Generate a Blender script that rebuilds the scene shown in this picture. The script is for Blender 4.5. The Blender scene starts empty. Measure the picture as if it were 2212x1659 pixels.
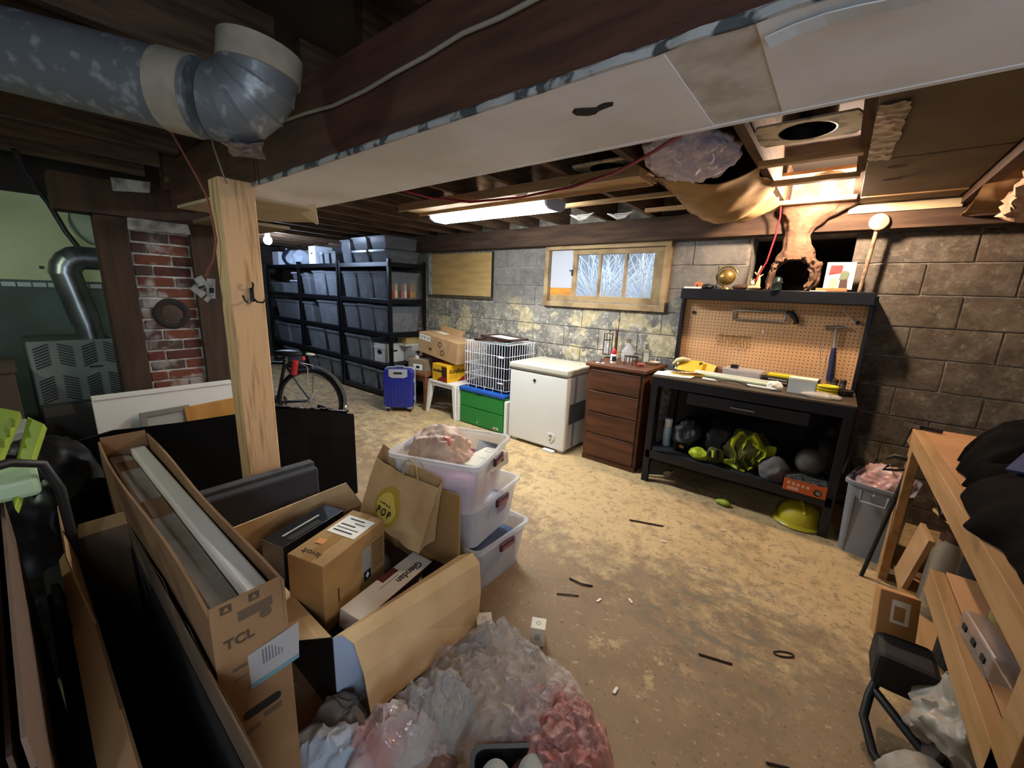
import bpy, bmesh, math, random
from mathutils import Vector, Matrix, Euler, noise
random.seed(7)
S = bpy.context.scene
COL = S.collection
PI = math.pi
# ------------------------------------------------------------ camera
cam = bpy.data.cameras.new('camera'); camo = bpy.data.objects.new('camera', cam); COL.objects.link(camo)
cam.sensor_width = 36.0; cam.lens = 870.0/2212.0*36.0; cam.clip_start = .02
RT = ((0.780292, 0.166379, -0.602878), (0.624226, -0.147779, 0.767140), (0.038544, -0.974925, -0.219169))
camo.matrix_world = Matrix(((RT[0][0], -RT[0][1], -RT[0][2], 0.0), (RT[1][0], -RT[1][1], -RT[1][2], 0.0),
                            (RT[2][0], -RT[2][1], -RT[2][2], 1.45), (0, 0, 0, 1)))
S.camera = camo
# ------------------------------------------------------------ world: overcast daylight, enters through the window
W = bpy.data.worlds.new('world'); S.world = W; W.use_nodes = True
bg = W.node_tree.nodes['Background']; bg.inputs[0].default_value = (.74, .86, 1.0, 1); bg.inputs[1].default_value = 9.0
S.view_settings.view_transform = 'Standard'; S.view_settings.look = 'None'
S.view_settings.exposure = 0.9; S.view_settings.gamma = 1.0; S.view_settings.use_curve_mapping = False
# light strengths (lamps are built further down with their fixtures)
TUBE_W, BULB_W, COLD_W, REAR_W, FURN_W = 42.0, 1200.0, 60.0, 60.0, 170.0

# ------------------------------------------------------------ materials
def lin(c):
    if isinstance(c, str):
        c = tuple(int(c[i:i+2], 16)/255 for i in (0, 2, 4))
    return tuple((x/12.92 if x <= .04045 else ((x+.055)/1.055)**2.4) for x in c[:3])+(1,)
MC = {}
def M(name, col, rough=.6, metal=0, col2=None, scale=6, detail=4, lo=.4, hi=.65, bump=0, bscale=30, alpha=1, trans=0,
      emit=None, estr=0, stretch=(1, 1, 1), pos=False, spec=.5, ior=1.45, coat=0, bdist=.004):
    if name in MC: return MC[name]
    m = bpy.data.materials.new(name); m.use_nodes = True; nt = m.node_tree; N = nt.nodes; L = nt.links
    p = N['Principled BSDF']; p.inputs['Base Color'].default_value = lin(col); p.inputs['Roughness'].default_value = rough
    p.inputs['Metallic'].default_value = metal; p.inputs['Alpha'].default_value = alpha
    p.inputs['Transmission Weight'].default_value = trans; p.inputs['Specular IOR Level'].default_value = spec; p.inputs['IOR'].default_value = ior
    p.inputs['Coat Weight'].default_value = coat
    if emit: p.inputs['Emission Color'].default_value = lin(emit); p.inputs['Emission Strength'].default_value = estr
    if col2 or bump:
        if pos: src = N.new('ShaderNodeNewGeometry').outputs['Position']
        else: src = N.new('ShaderNodeTexCoord').outputs['Object']
        mp = N.new('ShaderNodeMapping'); mp.inputs['Scale'].default_value = stretch; L.new(src, mp.inputs['Vector'])
    if col2:
        n = N.new('ShaderNodeTexNoise'); n.inputs['Scale'].default_value = scale; n.inputs['Detail'].default_value = detail
        L.new(mp.outputs[0], n.inputs['Vector'])
        r = N.new('ShaderNodeMapRange'); r.inputs['From Min'].default_value = lo; r.inputs['From Max'].default_value = hi
        L.new(n.outputs['Fac'], r.inputs['Value'])
        x = N.new('ShaderNodeMix'); x.data_type = 'RGBA'; x.inputs[6].default_value = lin(col); x.inputs[7].default_value = lin(col2)
        L.new(r.outputs[0], x.inputs[0]); L.new(x.outputs[2], p.inputs['Base Color'])
    if bump:
        b = N.new('ShaderNodeTexNoise'); b.inputs['Scale'].default_value = bscale; b.inputs['Detail'].default_value = 5
        L.new(mp.outputs[0], b.inputs['Vector'])
        bu = N.new('ShaderNodeBump'); bu.inputs['Strength'].default_value = bump; bu.inputs['Distance'].default_value = bdist
        L.new(b.outputs['Fac'], bu.inputs['Height']); L.new(bu.outputs[0], p.inputs['Normal'])
    MC[name] = m
    return m
class NT:                     # small helper for the hand-made node trees
    def __init__(s, name, rough=.8):
        s.m = bpy.data.materials.new(name); s.m.use_nodes = True; s.t = s.m.node_tree; s.p = s.t.nodes['Principled BSDF']
        s.p.inputs['Roughness'].default_value = rough
        s.pos = s.t.nodes.new('ShaderNodeNewGeometry').outputs['Position']
    def noise(s, scale, detail=5, stretch=(1, 1, 1), off=(0, 0, 0), rough=.55):
        mp = s.t.nodes.new('ShaderNodeMapping'); mp.inputs['Scale'].default_value = stretch; mp.inputs['Location'].default_value = off
        s.t.links.new(s.pos, mp.inputs['Vector'])
        n = s.t.nodes.new('ShaderNodeTexNoise'); n.inputs['Scale'].default_value = scale; n.inputs['Detail'].default_value = detail
        n.inputs['Roughness'].default_value = rough
        s.t.links.new(mp.outputs[0], n.inputs['Vector']); return n.outputs['Fac']
    def ramp(s, v, a, b, c=0., d=1.):
        r = s.t.nodes.new('ShaderNodeMapRange'); r.inputs['From Min'].default_value = a; r.inputs['From Max'].default_value = b
        r.inputs['To Min'].default_value = c; r.inputs['To Max'].default_value = d
        s.t.links.new(v, r.inputs['Value']); return r.outputs[0]
    def math(s, op, a, b):
        n = s.t.nodes.new('ShaderNodeMath'); n.operation = op
        for i, v in enumerate((a, b)):
            if isinstance(v, (int, float)): n.inputs[i].default_value = v
            else: s.t.links.new(v, n.inputs[i])
        return n.outputs[0]
    def axis(s, k):
        n = s.t.nodes.new('ShaderNodeSeparateXYZ'); s.t.links.new(s.pos, n.inputs[0]); return n.outputs[k]
    def mix(s, f, a, b):
        x = s.t.nodes.new('ShaderNodeMix'); x.data_type = 'RGBA'
        if isinstance(f, (int, float)): x.inputs[0].default_value = f
        else: s.t.links.new(f, x.inputs[0])
        for i, v in ((6, a), (7, b)):
            if isinstance(v, (str, tuple)): x.inputs[i].default_value = lin(v)
            else: s.t.links.new(v, x.inputs[i])
        return x.outputs[2]
    def bump(s, v, strength=.5, dist=.01):
        b = s.t.nodes.new('ShaderNodeBump'); b.inputs['Strength'].default_value = strength; b.inputs['Distance'].default_value = dist
        s.t.links.new(v, b.inputs['Height']); s.t.links.new(b.outputs[0], s.p.inputs['Normal'])
    def out(s, c): s.t.links.new(c, s.p.inputs['Base Color']); return s.m

# ------------------------------------------------------------ mesh helpers
def TR(loc=(0, 0, 0), rot=(0, 0, 0)):
    return Matrix.Translation(loc) @ Euler(rot).to_matrix().to_4x4()
class MB:
    def __init__(s): s.v = []; s.f = []
    def add(s, vs, fs, m=None):
        o = len(s.v)
        s.v += [tuple((m @ Vector(v)) if m else v) for v in vs]; s.f += [tuple(i+o for i in f) for f in fs]; return s
    def box(s, c, d, rot=(0, 0, 0), m=None, taper=1.0):
        x, y, z = d[0]/2, d[1]/2, d[2]/2; t = taper
        vs = [(-x*t, -y*t, -z), (x*t, -y*t, -z), (x*t, y*t, -z), (-x*t, y*t, -z), (-x, -y, z), (x, -y, z), (x, y, z), (-x, y, z)]
        q = TR(c, rot); q = (m @ q) if m else q
        return s.add(vs, [(0, 3, 2, 1), (4, 5, 6, 7), (0, 1, 5, 4), (1, 2, 6, 5), (2, 3, 7, 6), (3, 0, 4, 7)], q)
    def b2(s, a, b, m=None):           # box from corner to corner
        return s.box([(a[i]+b[i])/2 for i in range(3)], [abs(b[i]-a[i]) for i in range(3)], m=m)
    def cyl(s, p0, p1, r0, r1=None, n=16, cap=True, m=None):
        r1 = r0 if r1 is None else r1
        p0, p1 = Vector(p0), Vector(p1); d = (p1-p0).normalized(); a = d.orthogonal().normalized(); b = d.cross(a)
        vs = []; fs = []
        for p, r in ((p0, r0), (p1, r1)):
            for i in range(n):
                t = 2*PI*i/n; vs.append(p+a*(math.cos(t)*r)+b*(math.sin(t)*r))
        for i in range(n): j = (i+1) % n; fs.append((i, j, n+j, n+i))
        if cap: fs.append(tuple(range(n-1, -1, -1))); fs.append(tuple(range(n, 2*n)))
        return s.add(vs, fs, m)
    def lathe(s, prof, n=20, m=None, arc=2*PI):
        vs = []; fs = []; k = len(prof)
        for i in range(n):
            t = arc*i/n
            for r, z in prof: vs.append((r*math.cos(t), r*math.sin(t), z))
        for i in range(n):
            j = (i+1) % n
            for q in range(k-1): fs.append((i*k+q, j*k+q, j*k+q+1, i*k+q+1))
        return s.add(vs, fs, m)
    def tube(s, pts, r, n=8, m=None, closed=False):
        pts = [Vector(p) for p in pts]; vs = []; fs = []; K = len(pts)
        rr = r if isinstance(r, (list, tuple)) else [r]*K
        t0 = (pts[1]-pts[0]).normalized(); a = t0.orthogonal().normalized()
        for i, p in enumerate(pts):
            if closed: t = (pts[(i+1) % K]-pts[i-1]).normalized()
            elif i == 0: t = t0
            elif i == K-1: t = (pts[i]-pts[i-1]).normalized()
            else: t = (pts[i+1]-pts[i-1]).normalized()
            a = (a-t*a.dot(t)); a = a.normalized() if a.length > 1e-6 else t.orthogonal().normalized(); b = t.cross(a)
            for q in range(n):
                u = 2*PI*q/n; vs.append(p+(a*math.cos(u)+b*math.sin(u))*rr[i])
        for i in range(K if closed else K-1):
            k2 = (i+1) % K
            for q in range(n): w = (q+1) % n; fs.append((i*n+q, i*n+w, k2*n+w, k2*n+q))
        if not closed: fs.append(tuple(range(n-1, -1, -1))); fs.append(tuple(range((K-1)*n, K*n)))
        return s.add(vs, fs, m)
    def prism(s, outline, d, m=None):   # outline in xy, extruded from z=0 to z=d
        n = len(outline); vs = [(x, y, 0) for x, y in outline]+[(x, y, d) for x, y in outline]
        fs = [tuple(range(n-1, -1, -1)), tuple(range(n, 2*n))]+[(i, (i+1) % n, n+(i+1) % n, n+i) for i in range(n)]
        return s.add(vs, fs, m)
    def sheet(s, P, th):                # grid of points P[i][j] given thickness th along the local normal
        R_, C_ = len(P), len(P[0]); top = []; bot = []
        for i in range(R_):
            for j in range(C_):
                p = Vector(P[i][j]); u = Vector(P[min(i+1, R_-1)][j])-Vector(P[max(i-1, 0)][j]); v = Vector(P[i][min(j+1, C_-1)])-Vector(P[i][max(j-1, 0)])
                nn = u.cross(v); nn = nn.normalized() if nn.length > 1e-9 else Vector((0, 0, 1))
                top.append(p+nn*th/2); bot.append(p-nn*th/2)
        o = R_*C_; fs = []
        for i in range(R_-1):
            for j in range(C_-1):
                a = i*C_+j; fs.append((a, a+C_, a+C_+1, a+1)); fs.append((o+a, o+a+1, o+a+C_+1, o+a+C_))
        rim = [j for j in range(C_)]+[i*C_+C_-1 for i in range(1, R_)]+[(R_-1)*C_+j for j in range(C_-2, -1, -1)]+[i*C_ for i in range(R_-2, 0, -1)]
        for i in range(len(rim)):
            a, b = rim[i], rim[(i+1) % len(rim)]; fs.append((a, b, o+b, o+a))
        return s.add(top+bot, fs)
    def mesh(s, name):
        me = bpy.data.meshes.new(name); me.from_pydata([tuple(v) for v in s.v], [], s.f); me.update(); return me
def obj(name, mb, mat, parent=None, loc=None, rot=None, smooth=False, bevel=0, seg=2, angle=50, sub=0):
    me = mb.mesh(name) if isinstance(mb, MB) else mb
    o = bpy.data.objects.new(name, me); COL.objects.link(o)
    if mat and not me.materials: me.materials.append(mat)
    if parent: o.parent = parent
    if loc: o.location = loc
    if rot: o.rotation_euler = rot
    if smooth:
        bm = bmesh.new(); bm.from_mesh(me); ang = math.radians(angle)
        for f in bm.faces: f.smooth = True
        for e in bm.edges:
            if len(e.link_faces) == 2 and e.calc_face_angle(0) > ang: e.smooth = False
        bm.to_mesh(me); bm.free()
    if bevel:
        b = o.modifiers.new('bevel', 'BEVEL'); b.width = bevel; b.segments = seg; b.limit_method = 'ANGLE'; b.angle_limit = math.radians(40)
    if sub:
        q = o.modifiers.new('sub', 'SUBSURF'); q.levels = sub; q.render_levels = sub
    return o
def thing(name, label, cat, loc=(0, 0, 0), rot=0, group=None):
    o = bpy.data.objects.new(name, None); COL.objects.link(o); o.location = loc; o.empty_display_size = .05
    o.rotation_euler = rot if isinstance(rot, (tuple, list)) else (0, 0, rot)
    return tag(o, label, cat, group)
def tag(o, label, cat, group=None):
    o['label'] = label; o['category'] = cat
    if group: o['group'] = group
    return o
def struct(name, mb, mat, **k):
    o = obj(name, mb, mat, **k); o['kind'] = 'structure'; return o
def clone(o, parent=None):
    c = o.copy(); COL.objects.link(c); c.parent = parent
    for ch in list(o.children): clone(ch, c)
    return c
def text(name, body, size, mat, parent=None, loc=(0, 0, 0), rot=(0, 0, 0), ext=.0006, align='CENTER', bold=0, sx=1):
    cu = bpy.data.curves.new(name, 'FONT'); cu.body = body; cu.size = size; cu.extrude = ext; cu.align_x = align; cu.align_y = 'CENTER'; cu.resolution_u = 3
    cu.offset = bold
    t = bpy.data.objects.new(name, cu); COL.objects.link(t); me = bpy.data.meshes.new_from_object(t)
    bpy.data.objects.remove(t); bpy.data.curves.remove(cu); me.materials.clear(); me.materials.append(mat)
    o = bpy.data.objects.new(name, me); COL.objects.link(o); o.parent = parent; o.location = loc; o.rotation_euler = rot; o.scale = (sx, 1, 1)
    return o
def fbm(p, f, seed=0, oct=3):
    v = 0; a = 1
    for k in range(oct): v += a*noise.noise((p[0]*f+seed*7.3, p[1]*f-seed*3.1, p[2]*f+seed)); f *= 2; a *= .5
    return v
def ridge(p, f, seed=0, oct=3):
    v = 0; a = 1
    for k in range(oct): v += a*(1-2*abs(noise.noise((p[0]*f+seed*5.7, p[1]*f+seed*2.3, p[2]*f-seed)))); f *= 2.1; a *= .5
    return v
def blob(c, r, amp=.15, f=6, seed=0, sub=4, crinkle=False, flat=None, shape=None, m=None):
    bm = bmesh.new(); bmesh.ops.create_icosphere(bm, subdivisions=sub, radius=1)
    mb = MB(); vs = []
    for v in bm.verts:
        d = v.co.normalized(); p = Vector((d.x*r[0], d.y*r[1], d.z*r[2]))
        if shape: p = Vector(shape(d, p))
        k = (ridge(p, f, seed) if crinkle else fbm(p, f, seed))
        p = p+d*(amp*min(r)*k)
        p = p+Vector(c)
        if flat is not None and p.z < flat: p.z = flat+(p.z-flat)*.03
        vs.append(p)
    fs = [tuple(q.index for q in f_.verts) for f_ in bm.faces]; bm.free()
    return mb.add(vs, fs, m)
def rrect(w, d, r, n=4):       # rounded rectangle outline
    o = []
    for cx, cy, a in ((w/2-r, d/2-r, 0), (-w/2+r, d/2-r, 90), (-w/2+r, -d/2+r, 180), (w/2-r, -d/2+r, 270)):
        for i in range(n+1):
            t = math.radians(a+90*i/n); o.append((cx+r*math.cos(t), cy+r*math.sin(t)))
    return o
def loft(mb, rings, cap0=True, cap1=True, m=None):   # rings: lists of 3d points of equal length
    n = len(rings[0]); vs = [p for r in rings for p in r]; fs = []
    for i in range(len(rings)-1):
        for j in range(n): k = (j+1) % n; fs.append((i*n+j, i*n+k, (i+1)*n+k, (i+1)*n+j))
    if cap0: fs.append(tuple(range(n-1, -1, -1)))
    if cap1: fs.append(tuple(range((len(rings)-1)*n, len(rings)*n)))
    return mb.add(vs, fs, m)
def ring(w, d, r, z, n=4, off=(0, 0)): return [(x+off[0], y+off[1], z) for x, y in rrect(w, d, r, n)]
def tub(w, d, h, r=.03, th=.004, taper=.9, rim=.012):   # open-topped bin, base at z=0
    mb = MB()
    loft(mb, [ring(w*taper, d*taper, r, 0), ring(w-rim*2, d-rim*2, r, h-.02), ring(w, d, r, h-.018), ring(w, d, r, h), ring(w-rim*2-th, d-rim*2-th, r, h),
              ring(w*taper-th*2, d*taper-th*2, r, th)], True, True)
    return mb
def lerp(a, b, t): return a+(b-a)*t
def quadgrid(a, b, c, d, nu, nv, fn=None):   # a-b along u at v=0, d-c at v=1
    a, b, c, d = map(Vector, (a, b, c, d)); P = []
    for i in range(nv+1):
        v = i/nv; row = []
        for j in range(nu+1):
            u = j/nu; p = (a.lerp(b, u)).lerp(d.lerp(c, u), v)
            if fn: p = p+Vector(fn(u, v, p))
            row.append(p)
        P.append(row)
    return P
# common materials
CARD = M('cardboard', 'b08d64', .85, col2='a27f57', scale=9, bump=.15, bscale=90)
CARD2 = M('cardboard_inside', 'd6b788', .85, col2='caa877', scale=7)
CARDG = M('cardboard_grey', '8d7a63', .85, col2='7d6a55', scale=7)
BLACK = M('black_paint', '17181c', .45)
BLACKP = M('black_plastic', '111215', .5)
BLACKF = M('black_fabric', '0d0d0e', .92, col2='141416', scale=20, bump=.3, bscale=60)
WHITE = M('white_plastic', 'e2e0d8', .45)
PAPER = M('white_paper', 'e6e2d6', .8)
INK = M('black_ink', '15130f', .7)
STEEL = M('steel', '9a9894', .35, 1.0)
CLEAR = M('clear_plastic', 'd9dce0', .18, alpha=.38, spec=.6)
CLEARD = M('clear_plastic_smoky', '8a8f95', .22, alpha=.34, spec=.6)
GLASS = M('glass', 'f2f6f6', .05, alpha=.25, spec=.8)

# ============================================================ the setting
# floor: worn concrete with remains of pale paint
f = NT('concrete_floor', .75)
n1 = f.noise(1.1, 6); n2 = f.noise(9, 8, off=(3, 1, 0), rough=.7); n3 = f.noise(38, 4); n4 = f.noise(2.6, 7, off=(7, 2, 0), rough=.65)
base = f.mix(f.ramp(n4, .35, .65), '7d6649', '92795a')
base = f.mix(f.ramp(n3, .62, .72, 0, .6), base, '4c4132')
def near(x_, y_, r0, r1):
    dx = f.math('SUBTRACT', f.axis(0), x_); dy = f.math('SUBTRACT', f.axis(1), y_)
    return f.ramp(f.math('SQRT', f.math('ADD', f.math('MULTIPLY', dx, dx), f.math('MULTIPLY', dy, dy)), 0), r0, r1, 1, 0)
reg = f.math('ADD', f.ramp(f.axis(1), 1.0, 2.3, -.20, .10), f.ramp(f.axis(0), -4.6, -2.6, -.06, .0))  # paler toward the back: real paint, plus brighter light put into the colour
cov = f.math('ADD', f.math('ADD', f.math('MULTIPLY', n2, .6), f.math('MULTIPLY', n1, .4)), reg)
col = f.mix(f.ramp(cov, .47, .60), base, f.mix(f.ramp(n4, .3, .7), 'c3a97a', 'b4986b'))
grey = f.noise(4.5, 7, off=(11, 5, 0), rough=.75)
col = f.mix(f.ramp(grey, .58, .68, 0, .7), col, '7a7260')
spk = f.noise(20, 6, off=(2, 9, 0), rough=.85)
col = f.mix(f.math('MULTIPLY', f.ramp(spk, .54, .61, 0, .85), f.ramp(cov, .42, .54)), col, '6e624a')
spl = f.noise(34, 4, off=(5, 4, 0), rough=.8)
col = f.mix(f.ramp(spl, .60, .66, 0, .55), col, 'd3bd90')
col = f.mix(f.ramp(f.noise(60, 3, off=(8, 4, 0)), .66, .72, 0, .8), col, '3f3626')
str_ = f.noise(7, 6, stretch=(1, 2.4, 1), off=(1, 1, 0), rough=.7)
col = f.mix(f.math('MULTIPLY', f.ramp(str_, .52, .64), f.ramp(f.axis(0), -2.2, -3.2, 0, .7)), col, '6f6551')
f.bump(n2, .25, .006)
gm = f.math('MULTIPLY', f.ramp(f.noise(9, 6, stretch=(1, 1.5, 1), off=(3, 8, 0), rough=.6), .50, .57), near(-.2, 1.9, .15, .62))
col = f.mix(f.math('MULTIPLY', gm, .75), col, '6d6452')
pm = f.math('MULTIPLY', f.ramp(f.noise(13, 6, off=(6, 3, 0), rough=.7), .53, .60), f.math('MAXIMUM', near(-.33, 1.43, .05, .20), near(-.55, 1.42, .02, .12)))
col = f.mix(f.math('MULTIPLY', pm, .8), col, 'c0a473')
FLOOR = f.out(col)
flo = struct('floor', MB().b2((-9, -1.7, -.12), (1.5, 4.0, 0)), FLOOR)
# back wall: painted, flaking concrete blocks over recessed mortar
w = NT('block_wall', .9)
a1 = w.noise(2.2, 7, rough=.65); a2 = w.noise(7, 8, off=(4, 0, 2), rough=.72); a3 = w.noise(26, 5, off=(1, 0, 3), rough=.7); a4 = w.noise(3.3, 6, off=(9, 0, 5), rough=.6)
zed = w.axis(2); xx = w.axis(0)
base = w.mix(w.ramp(xx, -.9, .5), w.mix(w.ramp(a1, .35, .65), '5a5855', '7d7a73'), w.mix(w.ramp(a1, .35, .65), '443b32', '574b3e'))  # browner to the right: block tone, and the bulb's warmth put into the colour
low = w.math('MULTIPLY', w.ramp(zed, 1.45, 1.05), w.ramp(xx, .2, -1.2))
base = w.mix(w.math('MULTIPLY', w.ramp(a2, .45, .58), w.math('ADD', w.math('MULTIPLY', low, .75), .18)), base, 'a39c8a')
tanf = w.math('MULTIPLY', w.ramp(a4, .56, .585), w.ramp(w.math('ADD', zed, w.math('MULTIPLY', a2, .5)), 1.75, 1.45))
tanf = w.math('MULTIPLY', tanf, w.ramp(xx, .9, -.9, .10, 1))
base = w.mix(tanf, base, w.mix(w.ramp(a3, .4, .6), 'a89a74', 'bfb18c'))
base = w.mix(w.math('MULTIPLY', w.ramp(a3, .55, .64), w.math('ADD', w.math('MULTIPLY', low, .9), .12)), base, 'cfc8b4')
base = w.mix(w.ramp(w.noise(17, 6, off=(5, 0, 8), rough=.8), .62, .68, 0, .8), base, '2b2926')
w.bump(w.math('ADD', a2, w.math('MULTIPLY', a3, .5)), .7, .012)
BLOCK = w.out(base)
MORTAR = M('mortar', '7a756b', .95, col2='a39d8f', scale=14, lo=.45, hi=.65, pos=True, bump=.5)
YW = 3.72
OPEN = [(-2.46, -1.26, 1.385, 1.90), (-.605, .015, 1.50, 1.94)]
wb = MB()
for a, b in ((0, 1.385), (1.94, 2.42)): wb.b2((-9, YW+.006, a), (1.5, YW+.24, b))
wb.b2((-9, YW+.006, 1.385), (-2.46, YW+.24, 1.94)); wb.b2((-1.26, YW+.006, 1.385), (-.605, YW+.24, 1.94)); wb.b2((.015, YW+.006, 1.385), (1.5, YW+.24, 1.94))
wb.b2((-2.46, YW+.006, 1.90), (-1.26, YW+.24, 1.94)); wb.b2((-.605, YW+.006, 1.385), (.015, YW+.24, 1.50))
wall = struct('wall_back', wb, MORTAR)
ZJ = [.0, .13, .33, .53, .73, .93, 1.135, 1.335, 1.54, 1.74, 1.94]
rb = random.Random(3); cache = {}
BW = [(-4.44, -3.27, 1.385, 1.925)]
for r in range(10):
    z0, z1 = ZJ[r]+.004, ZJ[r+1]-.004; off = -2.85 if r % 2 == 0 else -2.65
    k0 = math.floor((-5.3-off)/.405)
    for k in range(k0, 40):
        x0 = off+k*.405+.004; x1 = x0+.397
        if x0 > 1.35: break
        segs = [(x0, min(x1, 1.49))]
        for ox0, ox1, oz0, oz1 in OPEN+BW:
            if z1 <= oz0+.06 or z0 >= oz1-.06: continue
            nn_ = []
            for s0, s1 in segs:
                if s1 <= ox0 or s0 >= ox1: nn_.append((s0, s1)); continue
                if s0 < ox0: nn_.append((s0, ox0))
                if s1 > ox1: nn_.append((ox1, s1))
            segs = nn_
        for s0, s1 in segs:
            if s1-s0 < .05: continue
            key = (round(s1-s0, 3), round(z1-z0, 3))
            if key not in cache:
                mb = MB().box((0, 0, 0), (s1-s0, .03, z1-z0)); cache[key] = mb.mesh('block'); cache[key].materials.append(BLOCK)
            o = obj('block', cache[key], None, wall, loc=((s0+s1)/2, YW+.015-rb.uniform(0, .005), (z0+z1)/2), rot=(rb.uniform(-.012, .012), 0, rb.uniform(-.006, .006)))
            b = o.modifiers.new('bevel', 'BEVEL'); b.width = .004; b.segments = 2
# dark recess in the wall above the workbench
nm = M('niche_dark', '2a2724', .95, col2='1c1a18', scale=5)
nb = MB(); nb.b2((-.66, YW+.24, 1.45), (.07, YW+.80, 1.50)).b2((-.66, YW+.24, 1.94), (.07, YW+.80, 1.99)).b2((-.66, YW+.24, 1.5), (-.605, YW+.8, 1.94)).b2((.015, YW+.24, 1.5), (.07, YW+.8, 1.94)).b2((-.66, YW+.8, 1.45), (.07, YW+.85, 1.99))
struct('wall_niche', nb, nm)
ROUGHW = M('dark_wall', '4a443d', .95, col2='38332e', scale=3, pos=True, bump=.5)
wr = MB(); wr.b2((1.5, -.15, 0), (1.62, 4.0, 2.42)).b2((1.5, -1.7, 0), (1.62, -1.05, 2.42)).b2((1.5, -1.05, 1.98), (1.62, -.15, 2.42))
struct('wall_right', wr, ROUGHW)
d1 = bpy.data.objects.new('added_door_1', None); COL.objects.link(d1); d1.location = (1.56, -.6, 0); d1['kind'] = 'structure'  # unseen glazed door, added so bluish daylight reaches the soffit
DW = M('door_white', 'c9c9c6', .6)
for a, b in (((-.02, -.45, .03), (.02, -.35, 1.98)), ((-.02, .35, .03), (.02, .45, 1.98)), ((-.02, -.35, .03), (.02, .35, .75)), ((-.02, -.35, 1.86), (.02, .35, 1.98))): obj('door_panel', MB().b2(a, b), DW, d1)
obj('door_pane', MB().b2((-.003, -.35, .75), (.003, .35, 1.86)), M('door_glass', 'f0f4f8', .1, alpha=.12), d1)
for nm, lc, rt, sx, sy in (('daylight_portal', (1.66, -.6, 1.3), (0, PI/2, 0), 1.15, .75), ('window_portal', (-1.86, 3.95, 1.64), (-PI/2, 0, 0), 1.2, .5)):
    la = bpy.data.lights.new(nm, 'AREA'); la.shape = 'RECTANGLE'; la.size = sx; la.size_y = sy; la.cycles.is_portal = True
    lo = bpy.data.objects.new(nm, la); COL.objects.link(lo); lo.location = lc; lo.rotation_euler = rt

struct('wall_front', MB().b2((-9, -1.82, 0), (1.62, -1.7, 2.42)), ROUGHW)
struct('wall_far_left', MB().b2((-9.12, -1.82, 0), (-9, 4.0, 2.42)), ROUGHW)
# painted partition wall behind the furnace
GREEN = M('pale_green_paint', 'b9c29a', .8, col2='a9b48c', scale=2.5, pos=True)
TEAL = M('dull_teal_paint', '56645f', .8, col2='454f4c', scale=3, pos=True)
wl = struct('wall_left', MB().b2((-4.32, -1.7, 1.41), (-4.2, .9, 1.955)), GREEN)
obj('upper_board', MB().b2((-4.33, -1.7, 1.955), (-4.16, .9, 2.36)), M('near_black_board', '1c1612', .9), wl)  # near-black board closing the wall above the green paint
obj('lower_panel', MB().b2((-4.33, -1.7, 0), (-4.19, .9, 1.36)), TEAL, wl)
for k in range(14): obj('rail_tile', MB().b2((-4.2, -.30+k*.066, 1.37), (-4.175, -.24+k*.066, 1.40)), M('rail_white', 'a8b0ae', .6), wl, bevel=.003)
obj('rail', MB().b2((-4.205, -1.7, 1.355), (-4.185, .9, 1.415)), M('rail_dark', '3e4c50', .6), wl)

# ceiling: floor boards and joists
DKW = M('old_dark_wood', '4a3322', .85, col2='33231a', scale=7, stretch=(6, .5, 6), pos=True, bump=.3)
JW = M('joist_wood', '5a442f', .85, col2='3d2c1f', scale=9, stretch=(5, .5, 5), pos=True, bump=.3)
SUBF = M('subfloor', '2b2119', .9, col2='1e1712', scale=6, pos=True)
ceil = struct('ceiling', MB().b2((-9, -1.7, 2.36), (1.5, 4.0, 2.42)), SUBF)
JX = [-.03, -.43, -.95, -1.36, -1.78, -2.28, -2.66, -3.07, -3.48, -3.88, -4.29, -4.7, -5.1, -5.6, -6.1, -6.6, -7.1, -7.6, -8.1, .90, 1.3]
for x in JX:
    obj('joist', MB().b2((x-.02, .86, 2.13), (x+.02, 3.72, 2.36)), JW, ceil)
    if abs(x+1.36) > .1: obj('joist', MB().b2((x+.025, -1.7, 2.13), (x+.065, .75, 2.36)), JW, ceil)
LTW = M('pale_strapping', 'b4946a', .8, col2='9a7a52', scale=8, stretch=(.6, 5, 5), bump=.2)
for x0, x1, y in ((-1.36, -.95, 2.475), (-1.78, -.93, 2.82), (-.43, -.03, 2.46), (-.43, -.03, 2.87), (-.43, -.03, 3.43), (-.95, -.43, 3.3), (-1.3, -.95, 3.25)):
    obj('strapping', MB().b2((x0, y-.022, 2.105), (x1, y+.022, 2.13)), LTW, ceil)
SILL = M('sill_beam_wood', '3d2c22', .9, col2='54402f', scale=5, stretch=(.5, 4, 4), pos=True, bump=.3)
struct('trim_1', MB().b2((-9, 3.60, 1.945), (1.5, 3.72, 2.13)), SILL)
# ------------------------------------------------ main beam, its drywall soffit, post
BEAM = M('beam_wood', '5d3b2c', .75, col2='41291e', scale=4, stretch=(.7, 6, 6), bump=.3)
bm_ = tag(obj('ceiling_beam', MB().b2((-3.3, .755, 1.868), (1.49, .86, 2.129)), BEAM, bevel=.004), 'dark reddish-brown timber beam crossing the room above the white soffit', 'beam')
DRY = M('drywall', 'eceef3', .85, col2='dddddc', scale=2.2, lo=.45, hi=.6, bump=.06, bscale=12)
DRYW = M('drywall_aged', 'bfae92', .85, col2='a99879', scale=3)
PLA = M('ragged_plaster', 'b3b4b2', .9, col2='4d5254', scale=18, lo=.5, hi=.56, bump=.8, bscale=40)
sf = thing('drywall_soffit', 'long white drywall soffit boxed under the timber beam', 'soffit', (0, 0, 1.85))
obj('drywall_sheet', MB().b2((-2.25, .755, 0), (-.30, 1.108, .016)), DRY, sf)
obj('drywall_sheet', MB().b2((-.165, .755, 0), (1.49, 1.118, .016)), DRY, sf)
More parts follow.
